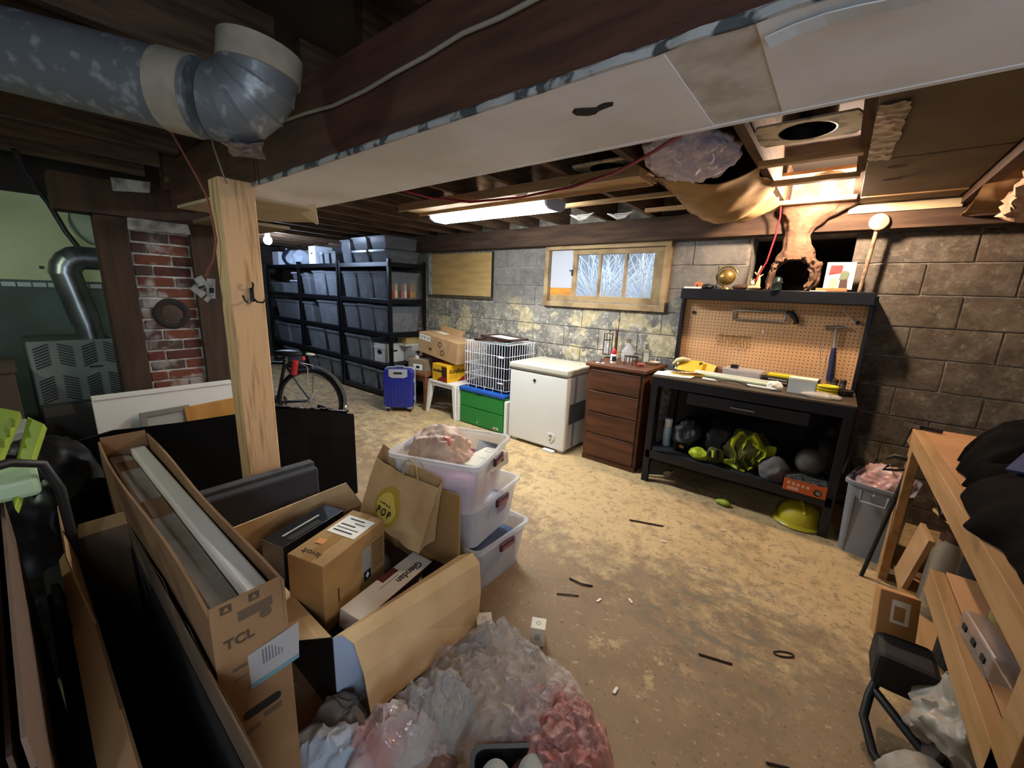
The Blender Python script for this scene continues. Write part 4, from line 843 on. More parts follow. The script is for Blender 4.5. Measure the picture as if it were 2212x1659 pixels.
obj('base', MB().b2((-.035, -.035, 0), (.035, .035, .014)), TIN, tl, bevel=.003)
for sx in (-1, 1):
    for sy in (-1, 1): obj('corner_bar', MB().b2((sx*.029-.005, sy*.029-.005, .014), (sx*.029+.005, sy*.029+.005, .105)), TIN, tl)
obj('glass_panes', MB().b2((-.027, -.027, .016), (.027, .027, .103)), GLASS, tl); obj('candle', MB().cyl((0, 0, .015), (0, 0, .06), .014, n=14), PAPER, tl)
obj('roof', MB().lathe([(0, .158), (.014, .156), (.02, .14), (.014, .132), (.03, .122), (.046, .105), (0, .105)], 4, TR((0, 0, 0), (0, 0, PI/4))).lathe([(.0, .18), (.012, .178), (.018, .168), (.012, .158), (0, .156)], 14), TIN, tl, smooth=True, angle=30)
for x, y, r_, c, lab in ((-1.19, 3.50, .055, 'c9bda6', 'pale scallop shell dish at the right of the dresser'), (-1.225, 3.30, .036, 'b05a4c', 'small pink shell dish at the front of the dresser'), (-1.53, 3.44, .035, 'd2cdbf', 'white dish behind the red-capped bottle')):
    tag(obj('shell_dish', MB().lathe([(0, .006), (r_*.6, .008), (r_*.95, .024), (r_, .026), (r_*.7, .004), (0, 0)], 22), M('shell_'+c, c, .5), loc=(x, y, .89), smooth=True), lab, 'dish')
tag(obj('slate_card', MB().box((-1.625, 3.30, .912), (.06, .09, .004), (.5, .1, .3)), M('slate_grey', '5a5850', .7)), 'grey slate card leaning at the left of the dresser top', 'card')
scs = thing('scissors', 'open silver scissors lying at the left front of the dresser', 'scissors', (-1.55, 3.22, .894), .3)
for s in (-1, 1):
    obj('blade', MB().box((s*.008, .03, 0), (.008, .09, .003), (0, 0, s*.25)), STEEL, scs)
    mb = MB(); mb.tube([(s*.022+.014*math.cos(t), -.04+.02*math.sin(t), .0) for t in [k*PI/6 for k in range(12)]], .003, 6, closed=True); obj('handle_loop', mb, WHITE, scs)

# ============================================================ workbench with pegboard
wbx = thing('workbench', 'black steel workbench with pegboard back and top shelf', 'workbench', (-.43, 3.37, 0))
BST = M('bench_black', '14161c', .4, .2); WTOP = M('bench_worktop', '4e4437', .45, col2='393126', scale=5, stretch=(.4, 5, 5))
for sx in (-1, 1):
    for sy in (-1, 1): obj('leg', MB().b2((sx*.585-.025, sy*.265-.025, 0), (sx*.585+.025, sy*.265+.025, .80)), BST, wbx, bevel=.004)
obj('apron', MB().b2((-.61, -.292, .795), (.61, -.27, .862)), BST, wbx, bevel=.004)
obj('apron', MB().b2((-.61, .27, .795), (.61, .29, .862)), BST, wbx)
for s in (-1, 1): obj('side_rail', MB().b2((s*.60-.01, -.27, .795), (s*.60+.01, .27, .862)), BST, wbx)
obj('worktop', MB().b2((-.612, -.295, .862), (.612, .29, .877)), WTOP, wbx, bevel=.003)
dw = obj('drawer', MB().b2((-.34, -.285, .70), (.40, .1, .785)), BST, wbx, bevel=.004); obj('drawer_handle', MB().tube([(-.05, -.285, .735), (-.04, -.30, .735), (.10, -.30, .735), (.11, -.285, .735)], .004, 6), STEEL, dw)
obj('lower_shelf', MB().b2((-.60, -.28, .235), (.60, .28, .25)), M('shelf_grey', '26262a', .6), wbx); obj('shelf_lip', MB().b2((-.60, -.29, .205), (.60, -.28, .272)), BST, wbx, bevel=.003); obj('shelf_lip', MB().b2((-.60, .28, .205), (.60, .29, .272)), BST, wbx)
obj('back_sheet', MB().b2((-.60, .285, .25), (.60, .292, .80)), BST, wbx)
for s in (-1, 1): obj('upright', MB().b2((s*.598-.012, .20, .877), (s*.598+.012, .31, 1.462)), BST, wbx, bevel=.003)
pb = NT('pegboard', .75)
fr = pb.t.nodes.new('ShaderNodeVectorMath'); fr.operation = 'SCALE'; fr.inputs['Scale'].default_value = 1/.0254; pb.t.links.new(pb.pos, fr.inputs[0])
f2 = pb.t.nodes.new('ShaderNodeVectorMath'); f2.operation = 'FRACTION'; pb.t.links.new(fr.outputs[0], f2.inputs[0])
f3 = pb.t.nodes.new('ShaderNodeVectorMath'); f3.operation = 'SUBTRACT'; f3.inputs[1].default_value = (.5, .5, .5); pb.t.links.new(f2.outputs[0], f3.inputs[0])
f4 = pb.t.nodes.new('ShaderNodeVectorMath'); f4.operation = 'MULTIPLY'; f4.inputs[1].default_value = (1, 0, 1); pb.t.links.new(f3.outputs[0], f4.inputs[0])
f5 = pb.t.nodes.new('ShaderNodeVectorMath'); f5.operation = 'LENGTH'; pb.t.links.new(f4.outputs[0], f5.inputs[0])
PEG = pb.out(pb.mix(pb.ramp(f5.outputs['Value'], .13, .17, 1, 0), pb.mix(pb.ramp(pb.noise(3), .35, .65), 'cfa476', 'c4986a'), '3a2716'))
obj('pegboard', MB().b2((-.59, .262, .877), (.59, .268, 1.46)), PEG, wbx)
for x, z in ((-.515, 1.355), (.545, 1.345)): obj('knob', MB().cyl((x, .262, z), (x, .250, z), .014, n=16), BLACKP, wbx)
obj('top_shelf', MB().b2((-.60, .12, 1.462), (.60, .345, 1.545)), BST, wbx, bevel=.004)
obj('shelf_end', MB().b2((.60, .14, 1.462), (.618, .33, 1.52)), BST, wbx, bevel=.003)
# hanging tools (pegboard face y = 3.632)
hs = thing('hacksaw', 'silver hacksaw with black grip hanging high on the pegboard', 'hacksaw', (-.47, 3.615, 1.36))
SV = M('dull_silver', '8c8a84', .4, .7)
obj('frame', MB().tube([(-.175, 0, -.035), (-.178, 0, .01), (-.165, 0, .03), (.165, 0, .035), (.172, 0, .0), (.165, 0, -.04)], .008, 8), SV, hs, smooth=True); obj('blade', MB().box((-.01, 0, -.04), (.33, .002, .012)), SV, hs)
obj('grip', MB().tube([(.17, 0, .03), (.20, 0, .03), (.23, 0, -.005), (.245, 0, -.04), (.225, 0, -.045)], [.012, .018, .018, .015, .01], 10), BLACKP, hs, smooth=True)
hm_ = thing('hammer', 'claw hammer with dark blue grip hanging at the right of the pegboard', 'hammer', (.03, 3.612, .93), (0, -.06, 0))
obj('handle', MB().cyl((0, 0, .22), (0, 0, .37), .008, .009, 12), M('hammer_shaft', 'a9a39a', .4, .5), hm_, smooth=True); obj('grip', MB().lathe([(0, 0), (.020, .0), (.022, .02), (.018, .10), (.019, .16), (.013, .235), (0, .237)], 14), M('grip_blue', '23284a', .6), hm_, smooth=True)
obj('head', MB().cyl((-.055, 0, .375), (.02, 0, .38), .013, n=14).cyl((-.06, 0, .375), (-.05, 0, .375), .016, n=14), SV, hm_, smooth=True, angle=35); obj('claw', MB().tube([(.015, 0, .38), (.045, 0, .378), (.075, 0, .362)], [.011, .008, .003], 8), SV, hm_, smooth=True)
kr = thing('ring_rail', 'brass rail of small hanging rings on the left of the pegboard', 'key rail', (-.61, 3.622, 1.19)); BRS = M('brass_wire', 'a98d55', .35, .8)
obj('rail', MB().cyl((-.12, 0, .0), (.11, 0, .004), .003, n=8), BRS, kr)
for k in range(6):
    x = -.115+k*.042
    mb = MB(); mb.tube([(x+.016*math.cos(t), -.006, -.028+.022*math.sin(t)) for t in [q*PI/6 for q in range(12)]], .0022, 6, closed=True); obj('ring', mb, BRS, kr); mb = MB(); mb.tube([(x+.012*math.cos(t)+.006, -.004, -.068+.02*math.sin(t)) for t in [q*PI/6 for q in range(12)]], .002, 6, closed=True); obj('ring', mb, BRS, kr)
    obj('hook_ball', blob((x, -.004, .006), (.006, .006, .006), 0, sub=2), M('hook_silver', 'd0ccc0', .3, .6), kr, smooth=True)
hkc = ['the leftmost pegboard hook above the clear organiser', 'the second pegboard hook right of the brass rail', 'the third pegboard hook right of the brass rail', 'the low pegboard hook left of the hammer', 'the middle pegboard hook left of the hammer', 'the pegboard hook right beside the hammer']
for (x, z), lb in zip(((-.565, 1.10), (-.425, 1.232), (-.31, 1.236), (-.055, 1.15), (-.015, 1.08), (.005, 1.155)), hkc):
    tag(obj('peg_hook', MB().tube([(x, 3.632, z+.02), (x, 3.618, z+.02), (x, 3.616, z-.01), (x+.003, 3.606, z-.02), (x+.003, 3.602, z-.01)], .0022, 6), STEEL, smooth=True), 'small wire '+lb.replace('the ', '', 1), 'hook')
tag(obj('pull_wire', MB().tube([(.0, 3.60, 1.46), (.04, 3.615, 1.41), (.08, 3.62, 1.365), (.105, 3.625, 1.345)], .004, 8), M('pull_white', 'b5a995', .5), smooth=True), 'pale pull wire hanging under the right of the bench shelf', 'wire')
# things on the worktop (z = .877)
Z = .878
for i, (x, y, rz, lb) in enumerate(((-.93, 3.22, .15, 'bottom sheet of the white papers at the left of the workbench'), (-.90, 3.25, -.1, 'middle sheet of the white papers at the left of the workbench'))):
    tag(obj('paper_sheet', MB().sheet(quadgrid((-.13, -.09, 0), (.13, -.09, 0), (.13, .09, .004), (-.13, .09, 0), 6, 4, lambda u, v, p: (0, 0, .006*u*v)), .0012), PAPER, loc=(x, y, Z+.002+i*.004), rot=(0, 0, rz)), lb, 'paper')
sp = thing('striped_palette', 'black and yellow striped shell-shaped pad on the white papers', 'pad', (-.84, 3.27, Z+.012), .25)
ol = [(-.11, -.02), (-.05, .055), (.0, .07), (.06, .06), (.12, -.01), (.05, -.055), (-.04, -.06)]
obj('pad_body', MB().prism([(x*1.08, y*1.08) for x, y in ol], .008), M('pad_yellow', 'cda12a', .5), sp); obj('pad_face', MB().prism(ol, .003, TR((0, 0, .008))), M('pad_black', '1d1a14', .5), sp)
for k in range(4): obj('pale_stripe', MB().tube([(-.09+k*.025, -.035, .012), (-.05+k*.025, -.005+k*.004, .012), (-.03+k*.03, .04, .012)], .0035, 5), M('stripe_cream', 'd8cd9e', .5), sp)
obj('red_spot', MB().cyl((.04, .01, .011), (.04, .01, .0135), .024, n=16), M('spot_red', 'b5452e', .5), sp); obj('red_spot', MB().cyl((.0, .045, .011), (.0, .045, .0135), .016, n=16), M('spot_red', 'b5452e'), sp)
fo = thing('yellow_folder', 'bright yellow folder propped open at the back left of the workbench', 'folder', (-.83, 3.50, Z), -.1)
YF = M('folder_yellow', 'd8b416', .5)
obj('front_cover', MB().box((-.045, -.03, .05), (.19, .003, .10), (-.5, 0, .06)), YF, fo); obj('back_cover', MB().box((.085, .0, .042), (.11, .003, .085), (-.5, .1, -.25)), YF, fo); obj('white_insert', MB().box((-.145, .0, .045), (.06, .003, .09), (-.45, 0, .1)), PAPER, fo); obj('dark_corner', MB().prism([(0, 0), (.03, .0), (.004, -.025)], .001, TR((.02, -.012, .085), (1.05, 0, 0))), INK, fo)
tag(obj('cream_clamp', MB().tube([(-.985, 3.50, Z+.03), (-1.005, 3.47, Z+.055), (-.98, 3.46, Z+.085), (-.94, 3.47, Z+.10), (-.90, 3.50, Z+.09), (-.885, 3.53, Z+.06)], [.014, .016, .018, .018, .016, .014], 10), M('cream_plastic', 'd8c79c', .5), smooth=True), 'curved cream plastic clamp behind the yellow folder', 'clamp')
tag(obj('brown_tin', MB().lathe([(0, 0), (.036, 0), (.038, .01), (.036, .055), (.03, .06), (0, .058)], 22), M('brown_tin', '6d4c36', .6), loc=(-.665, 3.55, Z), smooth=True), 'round brown tin between the yellow folder and the clear organiser', 'tin')
og = thing('parts_organiser', 'clear plastic organiser full of small parts at the back of the workbench', 'organiser', (-.50, 3.53, Z), -.06)
obj('case', MB().b2((-.13, -.075, 0), (.13, .075, .06)), CLEAR, og, bevel=.006); obj('lid', MB().b2((-.132, -.077, .06), (.132, .077, .07)), CLEAR, og)
rp = random.Random(9)
for k in range(22): obj('small_part', MB().box((rp.uniform(-.11, .11), rp.uniform(-.06, .06), .012+rp.uniform(0, .03)), (.02, .012, .012), (rp.uniform(0, 3), rp.uniform(0, 3), 0)), [PAPER, STEEL, CARDG][k % 3], og)
obj('dark_block', MB().box((-.06, -.02, .085), (.05, .04, .028)), BLACKP, og, bevel=.003)
lv = thing('long_strip', 'long pale green and white strip lying along the workbench', 'strip', (-.56, 3.38, Z), -.11)
obj('strip_body', MB().b2((-.27, -.032, 0), (.27, .032, .014)), M('pale_green', 'b7c4a6', .5), lv, bevel=.003); obj('white_edge', MB().b2((-.27, .02, .014), (.27, .034, .03)), PAPER, lv)
for x, y, l, rz, m_, nm, lb in ((-.66, 3.19, .10, -.25, WHITE, 'marker_pen', 'white marker pen near the front edge of the workbench'), (-.33, 3.19, .17, -.12, WHITE, 'tape_holder', 'long white tool lying left of the white box')):
    tag(obj(nm, MB().tube([(-l/2, 0, 0), (l/2-.01, 0, 0), (l/2, 0, 0)], [.009, .009, .004], 10), m_, loc=(x, y, Z+.0095), rot=(0, 0, rz), smooth=True), lb, 'pen' if 'pen' in nm else 'tool')
tag(obj('black_strap', MB().sheet([[(-.60+.2*t, 3.20-.03*t, Z+.004+.016*math.sin(PI*t)), (-.60+.2*t, 3.225-.03*t, Z+.004+.016*math.sin(PI*t))] for t in [k/12 for k in range(13)]], .003), BLACKF), 'short black strap arched between the white pens', 'strap')
tag(obj('crumpled_tissue', blob((-.255, 3.225, Z+.024), (.035, .03, .026), .5, 30, 2, 3, True, flat=Z+.002), PAPER, smooth=True), 'crumpled white tissue left of the white box', 'tissue')
tc = thing('tool_case', 'black tool case with yellow lid on the workbench', 'tool case', (-.255, 3.47, Z), -.12)
obj('base', MB().b2((-.10, -.05, 0), (.10, .05, .055)), BLACKP, tc, bevel=.008); obj('yellow_lid', MB().b2((-.075, -.03, .055), (.095, .05, .075)), M('tool_yellow', 'd6c21c', .45), tc, bevel=.005)
for z in (.018, .036): obj('silver_band', MB().b2((-.06, -.052, z), (.06, -.05, z+.009)), M('band_silver', 'b9b49f', .4, .5), tc)
for s in (-1, 1): obj('end_boss', MB().cyl((s*.10, -.01, .03), (s*.112, -.01, .03), .026, n=16), BLACKP, tc)
tc2 = thing('small_case', 'small black case with white label behind the white box', 'tool case', (-.075, 3.55, Z), -.1)
obj('case_body', MB().b2((-.055, -.035, 0), (.055, .035, .06)), BLACKP, tc2, bevel=.006); obj('white_label', MB().b2((-.05, -.0365, .02), (-.01, -.035, .042)), PAPER, tc2)
wx = thing('white_box', 'white square box at the front right of the workbench', 'box', (-.105, 3.245, Z), -.05); obj('box_body', MB().b2((-.075, -.05, 0), (.075, .05, .10)), M('glossy_white_card', 'cfd4cc', .35), wx, bevel=.003); obj('box_lid', MB().b2((-.077, -.052, .085), (.077, .052, .103)), M('lid_cream', 'e2dfc8', .5), wx, bevel=.002)
yc = thing('yellow_coil', 'coiled bright yellow cable beside the white box', 'cable', (.03, 3.37, Z))
for k in range(3): mb = MB(); mb.tube([(.05*math.cos(t), .038*math.sin(t), .012+k*.018) for t in [q*PI/10 for q in range(20)]], .010, 8, closed=True); obj('cable_loop', mb, M('cable_yellow', 'd9cf22', .5), yc, smooth=True)
for x, lb in ((.062, 'left of two steel spice-jar shakers behind the yellow coil'), (.105, 'right of two steel spice-jar shakers behind the yellow coil')):
    t = thing('steel_shaker', lb, 'shaker', (x, 3.50, Z)); obj('shaker_body', MB().lathe([(0, 0), (.018, 0), (.018, .06), (0, .06)], 18), STEEL, t, smooth=True, angle=35); obj('shaker_cap', MB().lathe([(0, .06), (.019, .06), (.018, .085), (0, .087)], 18), M('cap_brown', '3a2a22', .5), t, smooth=True, angle=35)
tag(obj('dark_pot', MB().lathe([(0, 0), (.045, 0), (.05, .01), (.05, .035), (.045, .037), (.04, .012), (0, .012)], 24), M('pot_brown', '2c2019', .5), loc=(.115, 3.40, Z), smooth=True), 'low dark brown pot at the right end of the workbench', 'pot')
tag(obj('clear_bag', blob((.0, 3.19, Z+.014), (.10, .05, .014), .5, 18, 5, 4, True, flat=Z+.001), M('film_warm', 'd8cfc4', .2, alpha=.5), smooth=True), 'flat clear plastic bag at the front right of the workbench', 'plastic bag')
# things on the top shelf (z = 1.545)
Z = 1.546
dsp = thing('tape_dispenser', 'orange-brown block on a white pad at the left of the bench shelf', 'dispenser', (-.95, 3.56, Z)); obj('white_pad', MB().b2((-.07, -.035, 0), (.06, .035, .014)), PAPER, dsp, bevel=.002); obj('orange_block', MB().b2((0, -.025, .014), (.058, .025, .05)), M('orange_wood', 'b06a44', .6), dsp, bevel=.008); obj('dark_slot', MB().b2((.022, -.027, .016), (.034, -.024, .03)), INK, dsp)
tag(obj('black_mouse', blob((-.855, 3.58, Z+.016), (.045, .05, .024), .05, 8, 1, 3, flat=Z+.001), BLACKP, smooth=True), 'black rounded lump left of the brass globe', 'mouse')
gl = thing('brass_globe', 'brass desk globe on a curved stand on the bench shelf', 'globe', (-.725, 3.58, Z)); GLD = M('old_brass', '9c7f45', .35, .6, col2='6e6133', scale=14, lo=.48, hi=.54)
obj('sphere', blob((0, 0, .095), (.062, .062, .062), 0, sub=4), GLD, gl, smooth=True)
mb = MB(); mb.tube([(.074*math.cos(t), 0, .098+.074*math.sin(t)) for t in [math.radians(20+k*13) for k in range(20)]], .007, 8); obj('meridian', mb, GLD, gl, smooth=True); obj('foot', MB().lathe([(0, 0), (.045, 0), (.04, .012), (.01, .018), (.008, .03), (0, .03)], 20), GLD, gl, smooth=True)
tag(obj('dark_log', blob((-.63, 3.60, Z+.02), (.055, .04, .022), .3, 14, 3, 3, flat=Z+.001), M('bark', '4a3526', .9), smooth=True), 'dark piece of bark beside the brass globe', 'bark')
fg = thing('twig_figurine', 'pale figurine with a branching twig on the bench shelf', 'figurine', (-.52, 3.57, Z)); TWG = M('pale_twig', 'cfb48a', .7, col2='b39263', scale=20)
obj('base', blob((-.01, 0, .016), (.045, .03, .016), .3, 20, 4, 3, flat=.001), TWG, fg, smooth=True); obj('trunk', MB().tube([(.012, 0, .02), (.016, 0, .07), (.008, 0, .12), (.018, 0, .175)], [.02, .012, .01, .006], 9), TWG, fg, smooth=True)
for a, b in (((.01, 0, .10), (-.018, 0, .13)), ((.014, 0, .09), (.04, 0, .115))): obj('branch', MB().cyl(a, b, .006, .004, 7), TWG, fg, smooth=True)
obj('little_creature', blob((-.02, -.01, .05), (.016, .014, .018), .1, 30, 1, 2).add([], []), M('cream_clay', 'd9c9a4', .6), fg, smooth=True); obj('ears', MB().cyl((-.026, -.01, .065), (-.03, -.01, .082), .004, .002, 6).cyl((-.016, -.01, .065), (-.014, -.01, .082), .004, .002, 6), M('cream_clay', 'd9c9a4'), fg)
tag(obj('dark_insulator', MB().lathe([(0, 0), (.032, 0), (.030, .045), (.034, .05), (.034, .06), (.028, .066), (.026, .08), (.014, .092), (0, .094)], 22), M('dark_glass', '1f2a26', .12, coat=.5), loc=(-.375, 3.50, Z), smooth=True), 'dark green glass insulator in the mouth of the burlap arch', 'insulator')
pc = thing('picture_stand', 'small white picture on a wooden ledge on the bench shelf', 'picture', (-.035, 3.56, Z), .03)
obj('ledge', MB().b2((-.115, -.04, 0), (.055, .02, .022)), M('ledge_wood', 'b8794a', .6), pc, bevel=.003); cdp = obj('card', MB().box((0, .02, .105), (.155, .005, .18), (-.12, 0, 0)), PAPER, pc)
def pcp(nm, pts, c, off): obj(nm, MB().prism(pts, .001, TR((0, .0165-off, .105), (PI/2-.12, 0, 0))), M('pic_'+c, c, .6), pc)
pcp('red_panel', [(-.06, .005), (.01, .02), (.01, .07), (-.055, .07)], '9c2a2a', .001)
pcp('green_shape', [(.0, -.03), (.045, -.02), (.05, .02), (.03, .035), (.005, .03)], '5d6b55', .0025); pcp('dark_shape', [(.005, -.08), (.05, -.08), (.045, -.025), (.008, -.025)], '3b2c26', .003); pcp('cream_shape', [(-.05, -.08), (-.01, -.08), (-.005, -.03), (-.03, -.005), (-.05, -.03)], 'cbb98c', .0035)
tag(obj('white_slip', MB().b2((-.18, 3.50, Z), (-.09, 3.52, Z+.004)), PAPER), 'thin white slip on the front edge of the bench shelf', 'paper')
# under the worktop, on the lower shelf (z = .25)
Z = .251
scn = thing('spray_can', 'white spray can standing at the left end of the lower bench shelf', 'spray can', (-.955, 3.36, Z)); obj('can_body', MB().lathe([(0, 0), (.032, 0), (.033, .004), (.033, .15), (.026, .165), (0, .166)], 22), M('can_teal_white', 'a9c0c2', .4), scn, smooth=True, angle=35); obj('can_cap', MB().lathe([(.029, .163), (.030, .165), (.030, .225), (.027, .23), (0, .23)], 22), WHITE, scn, smooth=True, angle=35)
for x, y, rx, rz_, lb, sd in ((-.79, 3.42, .095, .12, 'crumpled black bag beside the spray can', 3), (-.57, 3.47, .11, .15, 'crumpled black bag behind the hi-vis gloves', 5), (.10, 3.42, .09, .22, 'tall black bag at the right end under the workbench', 8)):
    tag(obj('black_bag', blob((x, y, Z+rz_*.8), (rx, .13, rz_), .45, 7, sd, 4, True, flat=Z+.001), M('black_nylon', '070708', .5), smooth=True), lb, 'bag')
obj('orange_badge', MB().box((-.80, 3.235, Z+.06), (.035, .004, .02), (0, .2, 0)), M('badge_orange', 'c8792a', .5), bpy.data.objects['black_bag'])
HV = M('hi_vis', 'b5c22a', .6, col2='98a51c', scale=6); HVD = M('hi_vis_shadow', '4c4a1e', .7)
hv = thing('hi_vis_vest', 'crumpled hi-vis yellow vest on the lower bench shelf', 'vest', (-.36, 3.25, Z))
for k_, (c_, s_, ax) in enumerate(((.085, .15, .0), (.07, .10, .05))):
    mb = MB(); PT = []
    for q in range(21):
        t = -.5+q/20*(2*PI*.86); e = 1+.22*math.sin(3*t+k_)+.12*math.sin(7*t); x_ = ax+c_*e*math.cos(t); z_ = .155+s_*e*math.sin(t); w_ = .018+.012*math.sin(5*t+k_); PT.append([(x_, -.03+.02*math.sin(2*t), max(.004, z_)), (x_*.9+w_*.3, -.06-.01*k_, max(.006, z_*.96)), (x_*.72, -.03+.03*math.cos(3*t), max(.01, z_*.9))])
    obj('bound_edge', mb.sheet(PT, .006), HV, hv, smooth=True)
obj('folded_cloth', blob((.0, .05, .13), (.11, .07, .13), .5, 8, 4, 4, True, flat=.001), HVD, hv, smooth=True); obj('flap', MB().sheet(quadgrid((.06, -.02, .06), (.17, .0, .10), (.18, .02, .22), (.08, .02, .20), 8, 8, lambda u, v, p: (.01*fbm(p, 14), .03*fbm(p, 12, 2), 0)), .006), HV, hv, smooth=True); obj('flap', MB().sheet(quadgrid((-.13, -.03, .03), (-.03, -.04, .0), (-.03, -.03, .07), (-.12, -.03, .06), 8, 6, lambda u, v, p: (0, .02*fbm(p, 18), 0)), .006), HV, hv, smooth=True)
gv = thing('hi_vis_gloves', 'pair of yellow and black work gloves left of the vest', 'gloves', (-.60, 3.20, Z))
obj('glove', blob((-.06, 0, .045), (.075, .05, .045), .35, 14, 2, 4, flat=.001), HV, gv, smooth=True); obj('glove', blob((.05, .02, .06), (.06, .05, .06), .4, 16, 7, 4, flat=.001), HVD, gv, smooth=True)
for k in range(4): obj('finger', MB().tube([(.0+k*.022, -.03, .08), (.0+k*.024, -.05, .09+.012*k), (.0+k*.026, -.055, .07)], [.012, .012, .009], 8), [HV, BLACKF][k % 2], gv, smooth=True)
tag(obj('grey_pouch', blob((-.165, 3.20, Z+.07), (.075, .05, .08), .35, 10, 3, 4, True, flat=Z+.001), M('grey_felt', '5f5d5b', .8), smooth=True), 'grey pouch between the vest and the orange carton', 'pouch')
oc = thing('orange_carton', 'orange carton with white print on the lower bench shelf', 'carton', (.02, 3.20, .20), -.02)
ORG = M('carton_orange', 'b4521f', .55); obj('carton_body', MB().b2((-.115, -.125, .053), (.115, .10, .135)), ORG, oc, bevel=.003); [obj('brand_mark', MB().b2((-.095+k*.026, -.1265, .098-k*.001), (-.078+k*.026, -.125, .120-k*.002)), M('print_pale', 'c99a80', .6), oc, bevel=.003) for k in range(5)]; obj('print_block', MB().b2((-.09, -.1265, .064), (-.03, -.125, .086)), M('print_pale', 'c99a80', .6), oc); obj('round_mark', MB().cyl((.07, -.125, .085), (.07, -.1265, .085), .022, n=18), INK, oc); obj('round_core', MB().cyl((.073, -.1262, .085), (.073, -.1272, .085), .014, n=18), M('print_grey', '77706a', .6), oc)
obj('chequer_top', MB().b2((-.113, -.123, .135), (.113, .098, .138)), M('chequer', '6d6a66', .7, col2='161513', scale=70, detail=0, lo=.48, hi=.52), oc)
tag(obj('grey_ball', blob((.02, 3.24, .428), (.085, .085, .09), .03, 6, 1, 4), M('grey_rubber', '55534e', .6, col2='47453f', scale=10), smooth=True), 'dusty grey ball on top of the orange carton', 'ball')
tag(obj('black_loop', MB().tube([(.17, 3.30, .78), (.20, 3.20, .70), (.205, 3.18, .55), (.19, 3.18, .42), (.15, 3.2, .38), (.09, 3.2, .40)], .007, 8), M('strap_grey', '2c2b2a', .6), smooth=True), 'hanging dark strap loop at the right end of the workbench', 'strap')
wrn = thing('pipe_wrench', 'steel-headed tool lying on the floor under the left of the workbench', 'wrench', (-.96, 3.22, .03), .5); obj('shaft', MB().cyl((-.10, 0, 0), (.07, 0, .01), .011, n=10), BLACKP, wrn, smooth=True); obj('head', MB().cyl((.08, -.02, .012), (.08, .02, .012), .03, n=18), STEEL, wrn, smooth=True, angle=35); obj('jaw', MB().box((.115, 0, .03), (.03, .02, .014), (0, -.5, 0)), STEEL, wrn)
hh = thing('hard_hat', 'yellow hard hat on the floor under the right of the workbench', 'hard hat', (.02, 3.20, 0), .3); YH = M('hat_yellow', 'b0a41c', .4, coat=.3)
obj('shell', MB().lathe([(.125, .02), (.122, .06), (.10, .11), (.06, .14), (0, .15)], 28), YH, hh, smooth=True); obj('brim', MB().lathe([(.12, .028), (.15, .014), (.152, .008), (.12, .016)], 28), YH, hh, smooth=True); obj('ridge', MB().tube([(0, -.10, .105), (0, -.05, .148), (0, .05, .148), (0, .10, .105)], .012, 8), YH, hh, smooth=True)
tag(obj('green_lump', blob((-.43, 3.09, .022), (.05, .03, .022), .4, 18, 3, 3, flat=.001), M('lump_green', '9aa636', .6), smooth=True), 'small yellow-green lump on the floor in front of the workbench', 'ball')
# ============================================================ trash can and poles at the end of the workbench
can = thing('trash_can', 'grey plastic trash can at the right end of the workbench', 'trash can', (.375, 3.12, 0), -.22); CG = M('can_grey', '7d8087', .55)
mb = tub(.30, .36, .455, .045, .005, .80, .014); obj('bin_body', mb, CG, can, smooth=True, angle=30)
hr = obj('side_handle', MB().tube([(-.06, -.185, .42), (-.055, -.20, .36), (.055, -.20, .36), (.06, -.185, .42)], .008, 8), CG, can, smooth=True)
for x in (-.09, .09): obj('corner_rib', MB().box((x, -.157, .19), (.012, .01, .36), (.083, 0, 0)), CG, can)
obj('bin_liner', blob((0, .0, .42), (.115, .13, .09), .30, 12, 3, 5, True, flat=.40), M('pink_film', 'd9a59c', .2, col2='e8d8d2', scale=6, alpha=.75), can, smooth=True)
ubr = thing('black_cane_set', 'black cane with a curved handle standing in front of the trash can', 'cane', (.40, 2.86, 0)); obj('shaft', MB().cyl((-.02, -.05, .30), (.03, .02, .67), .011, n=10), BLACKP, ubr, smooth=True); obj('curved_handle', MB().tube([(-.07, .0, .66), (-.04, 0, .685), (.02, 0, .68), (.06, .0, .665)], [.006, .012, .014, .012], 8), BLACKP, ubr, smooth=True); obj('lower_shaft', MB().cyl((-.06, -.10, .0), (-.02, -.05, .30), .010, n=10), BLACKP, ubr, smooth=True); obj('clip', MB().tube([(-.05, .0, .63), (-.07, 0, .60), (-.02, 0, .61), (.03, 0, .63)], .008, 8), BLACKP, ubr, smooth=True)
tag(obj('broom_handle', MB().cyl((.30, 3.48, 0), (.19, 3.69, .98), .012, n=10), M('broom_brown', '553722', .6), smooth=True), 'dark brown stick leaning on the wall behind the trash can', 'stick')
# ============================================================ wooden bench along the right side
PL = M('raw_pine', 'ab8458', .75, col2='94703f', scale=4, stretch=(5, .5, 5), lo=.42, hi=.62); PLY = M('plywood_top', 'b98c60', .7, col2='a87b50', scale=3)
rbn = thing('wooden_bench', 'rough pine bench running toward the camera on the right', 'bench', (0, 0, 0))
obj('bench_top', MB().b2((.445, .1, .82), (1.12, 2.965, .84)), PLY, rbn); obj('front_rail', MB().b2((.405, .1, .752), (.445, 2.965, .842)), PL, rbn, bevel=.003); obj('rear_rail', MB().b2((1.08, .1, .752), (1.12, 2.965, .82)), PL, rbn); obj('end_rail', MB().b2((.445, 2.93, .752), (1.08, 2.965, .82)), PL, rbn)
for x, y in ((.41, 2.80), (.41, 1.10), (1.04, 2.80), (1.04, 1.10), (.41, .15), (1.04, .15)): obj('leg', MB().b2((x, y, 0), (x+.038, y+.09, .752)), PL, rbn, bevel=.003)
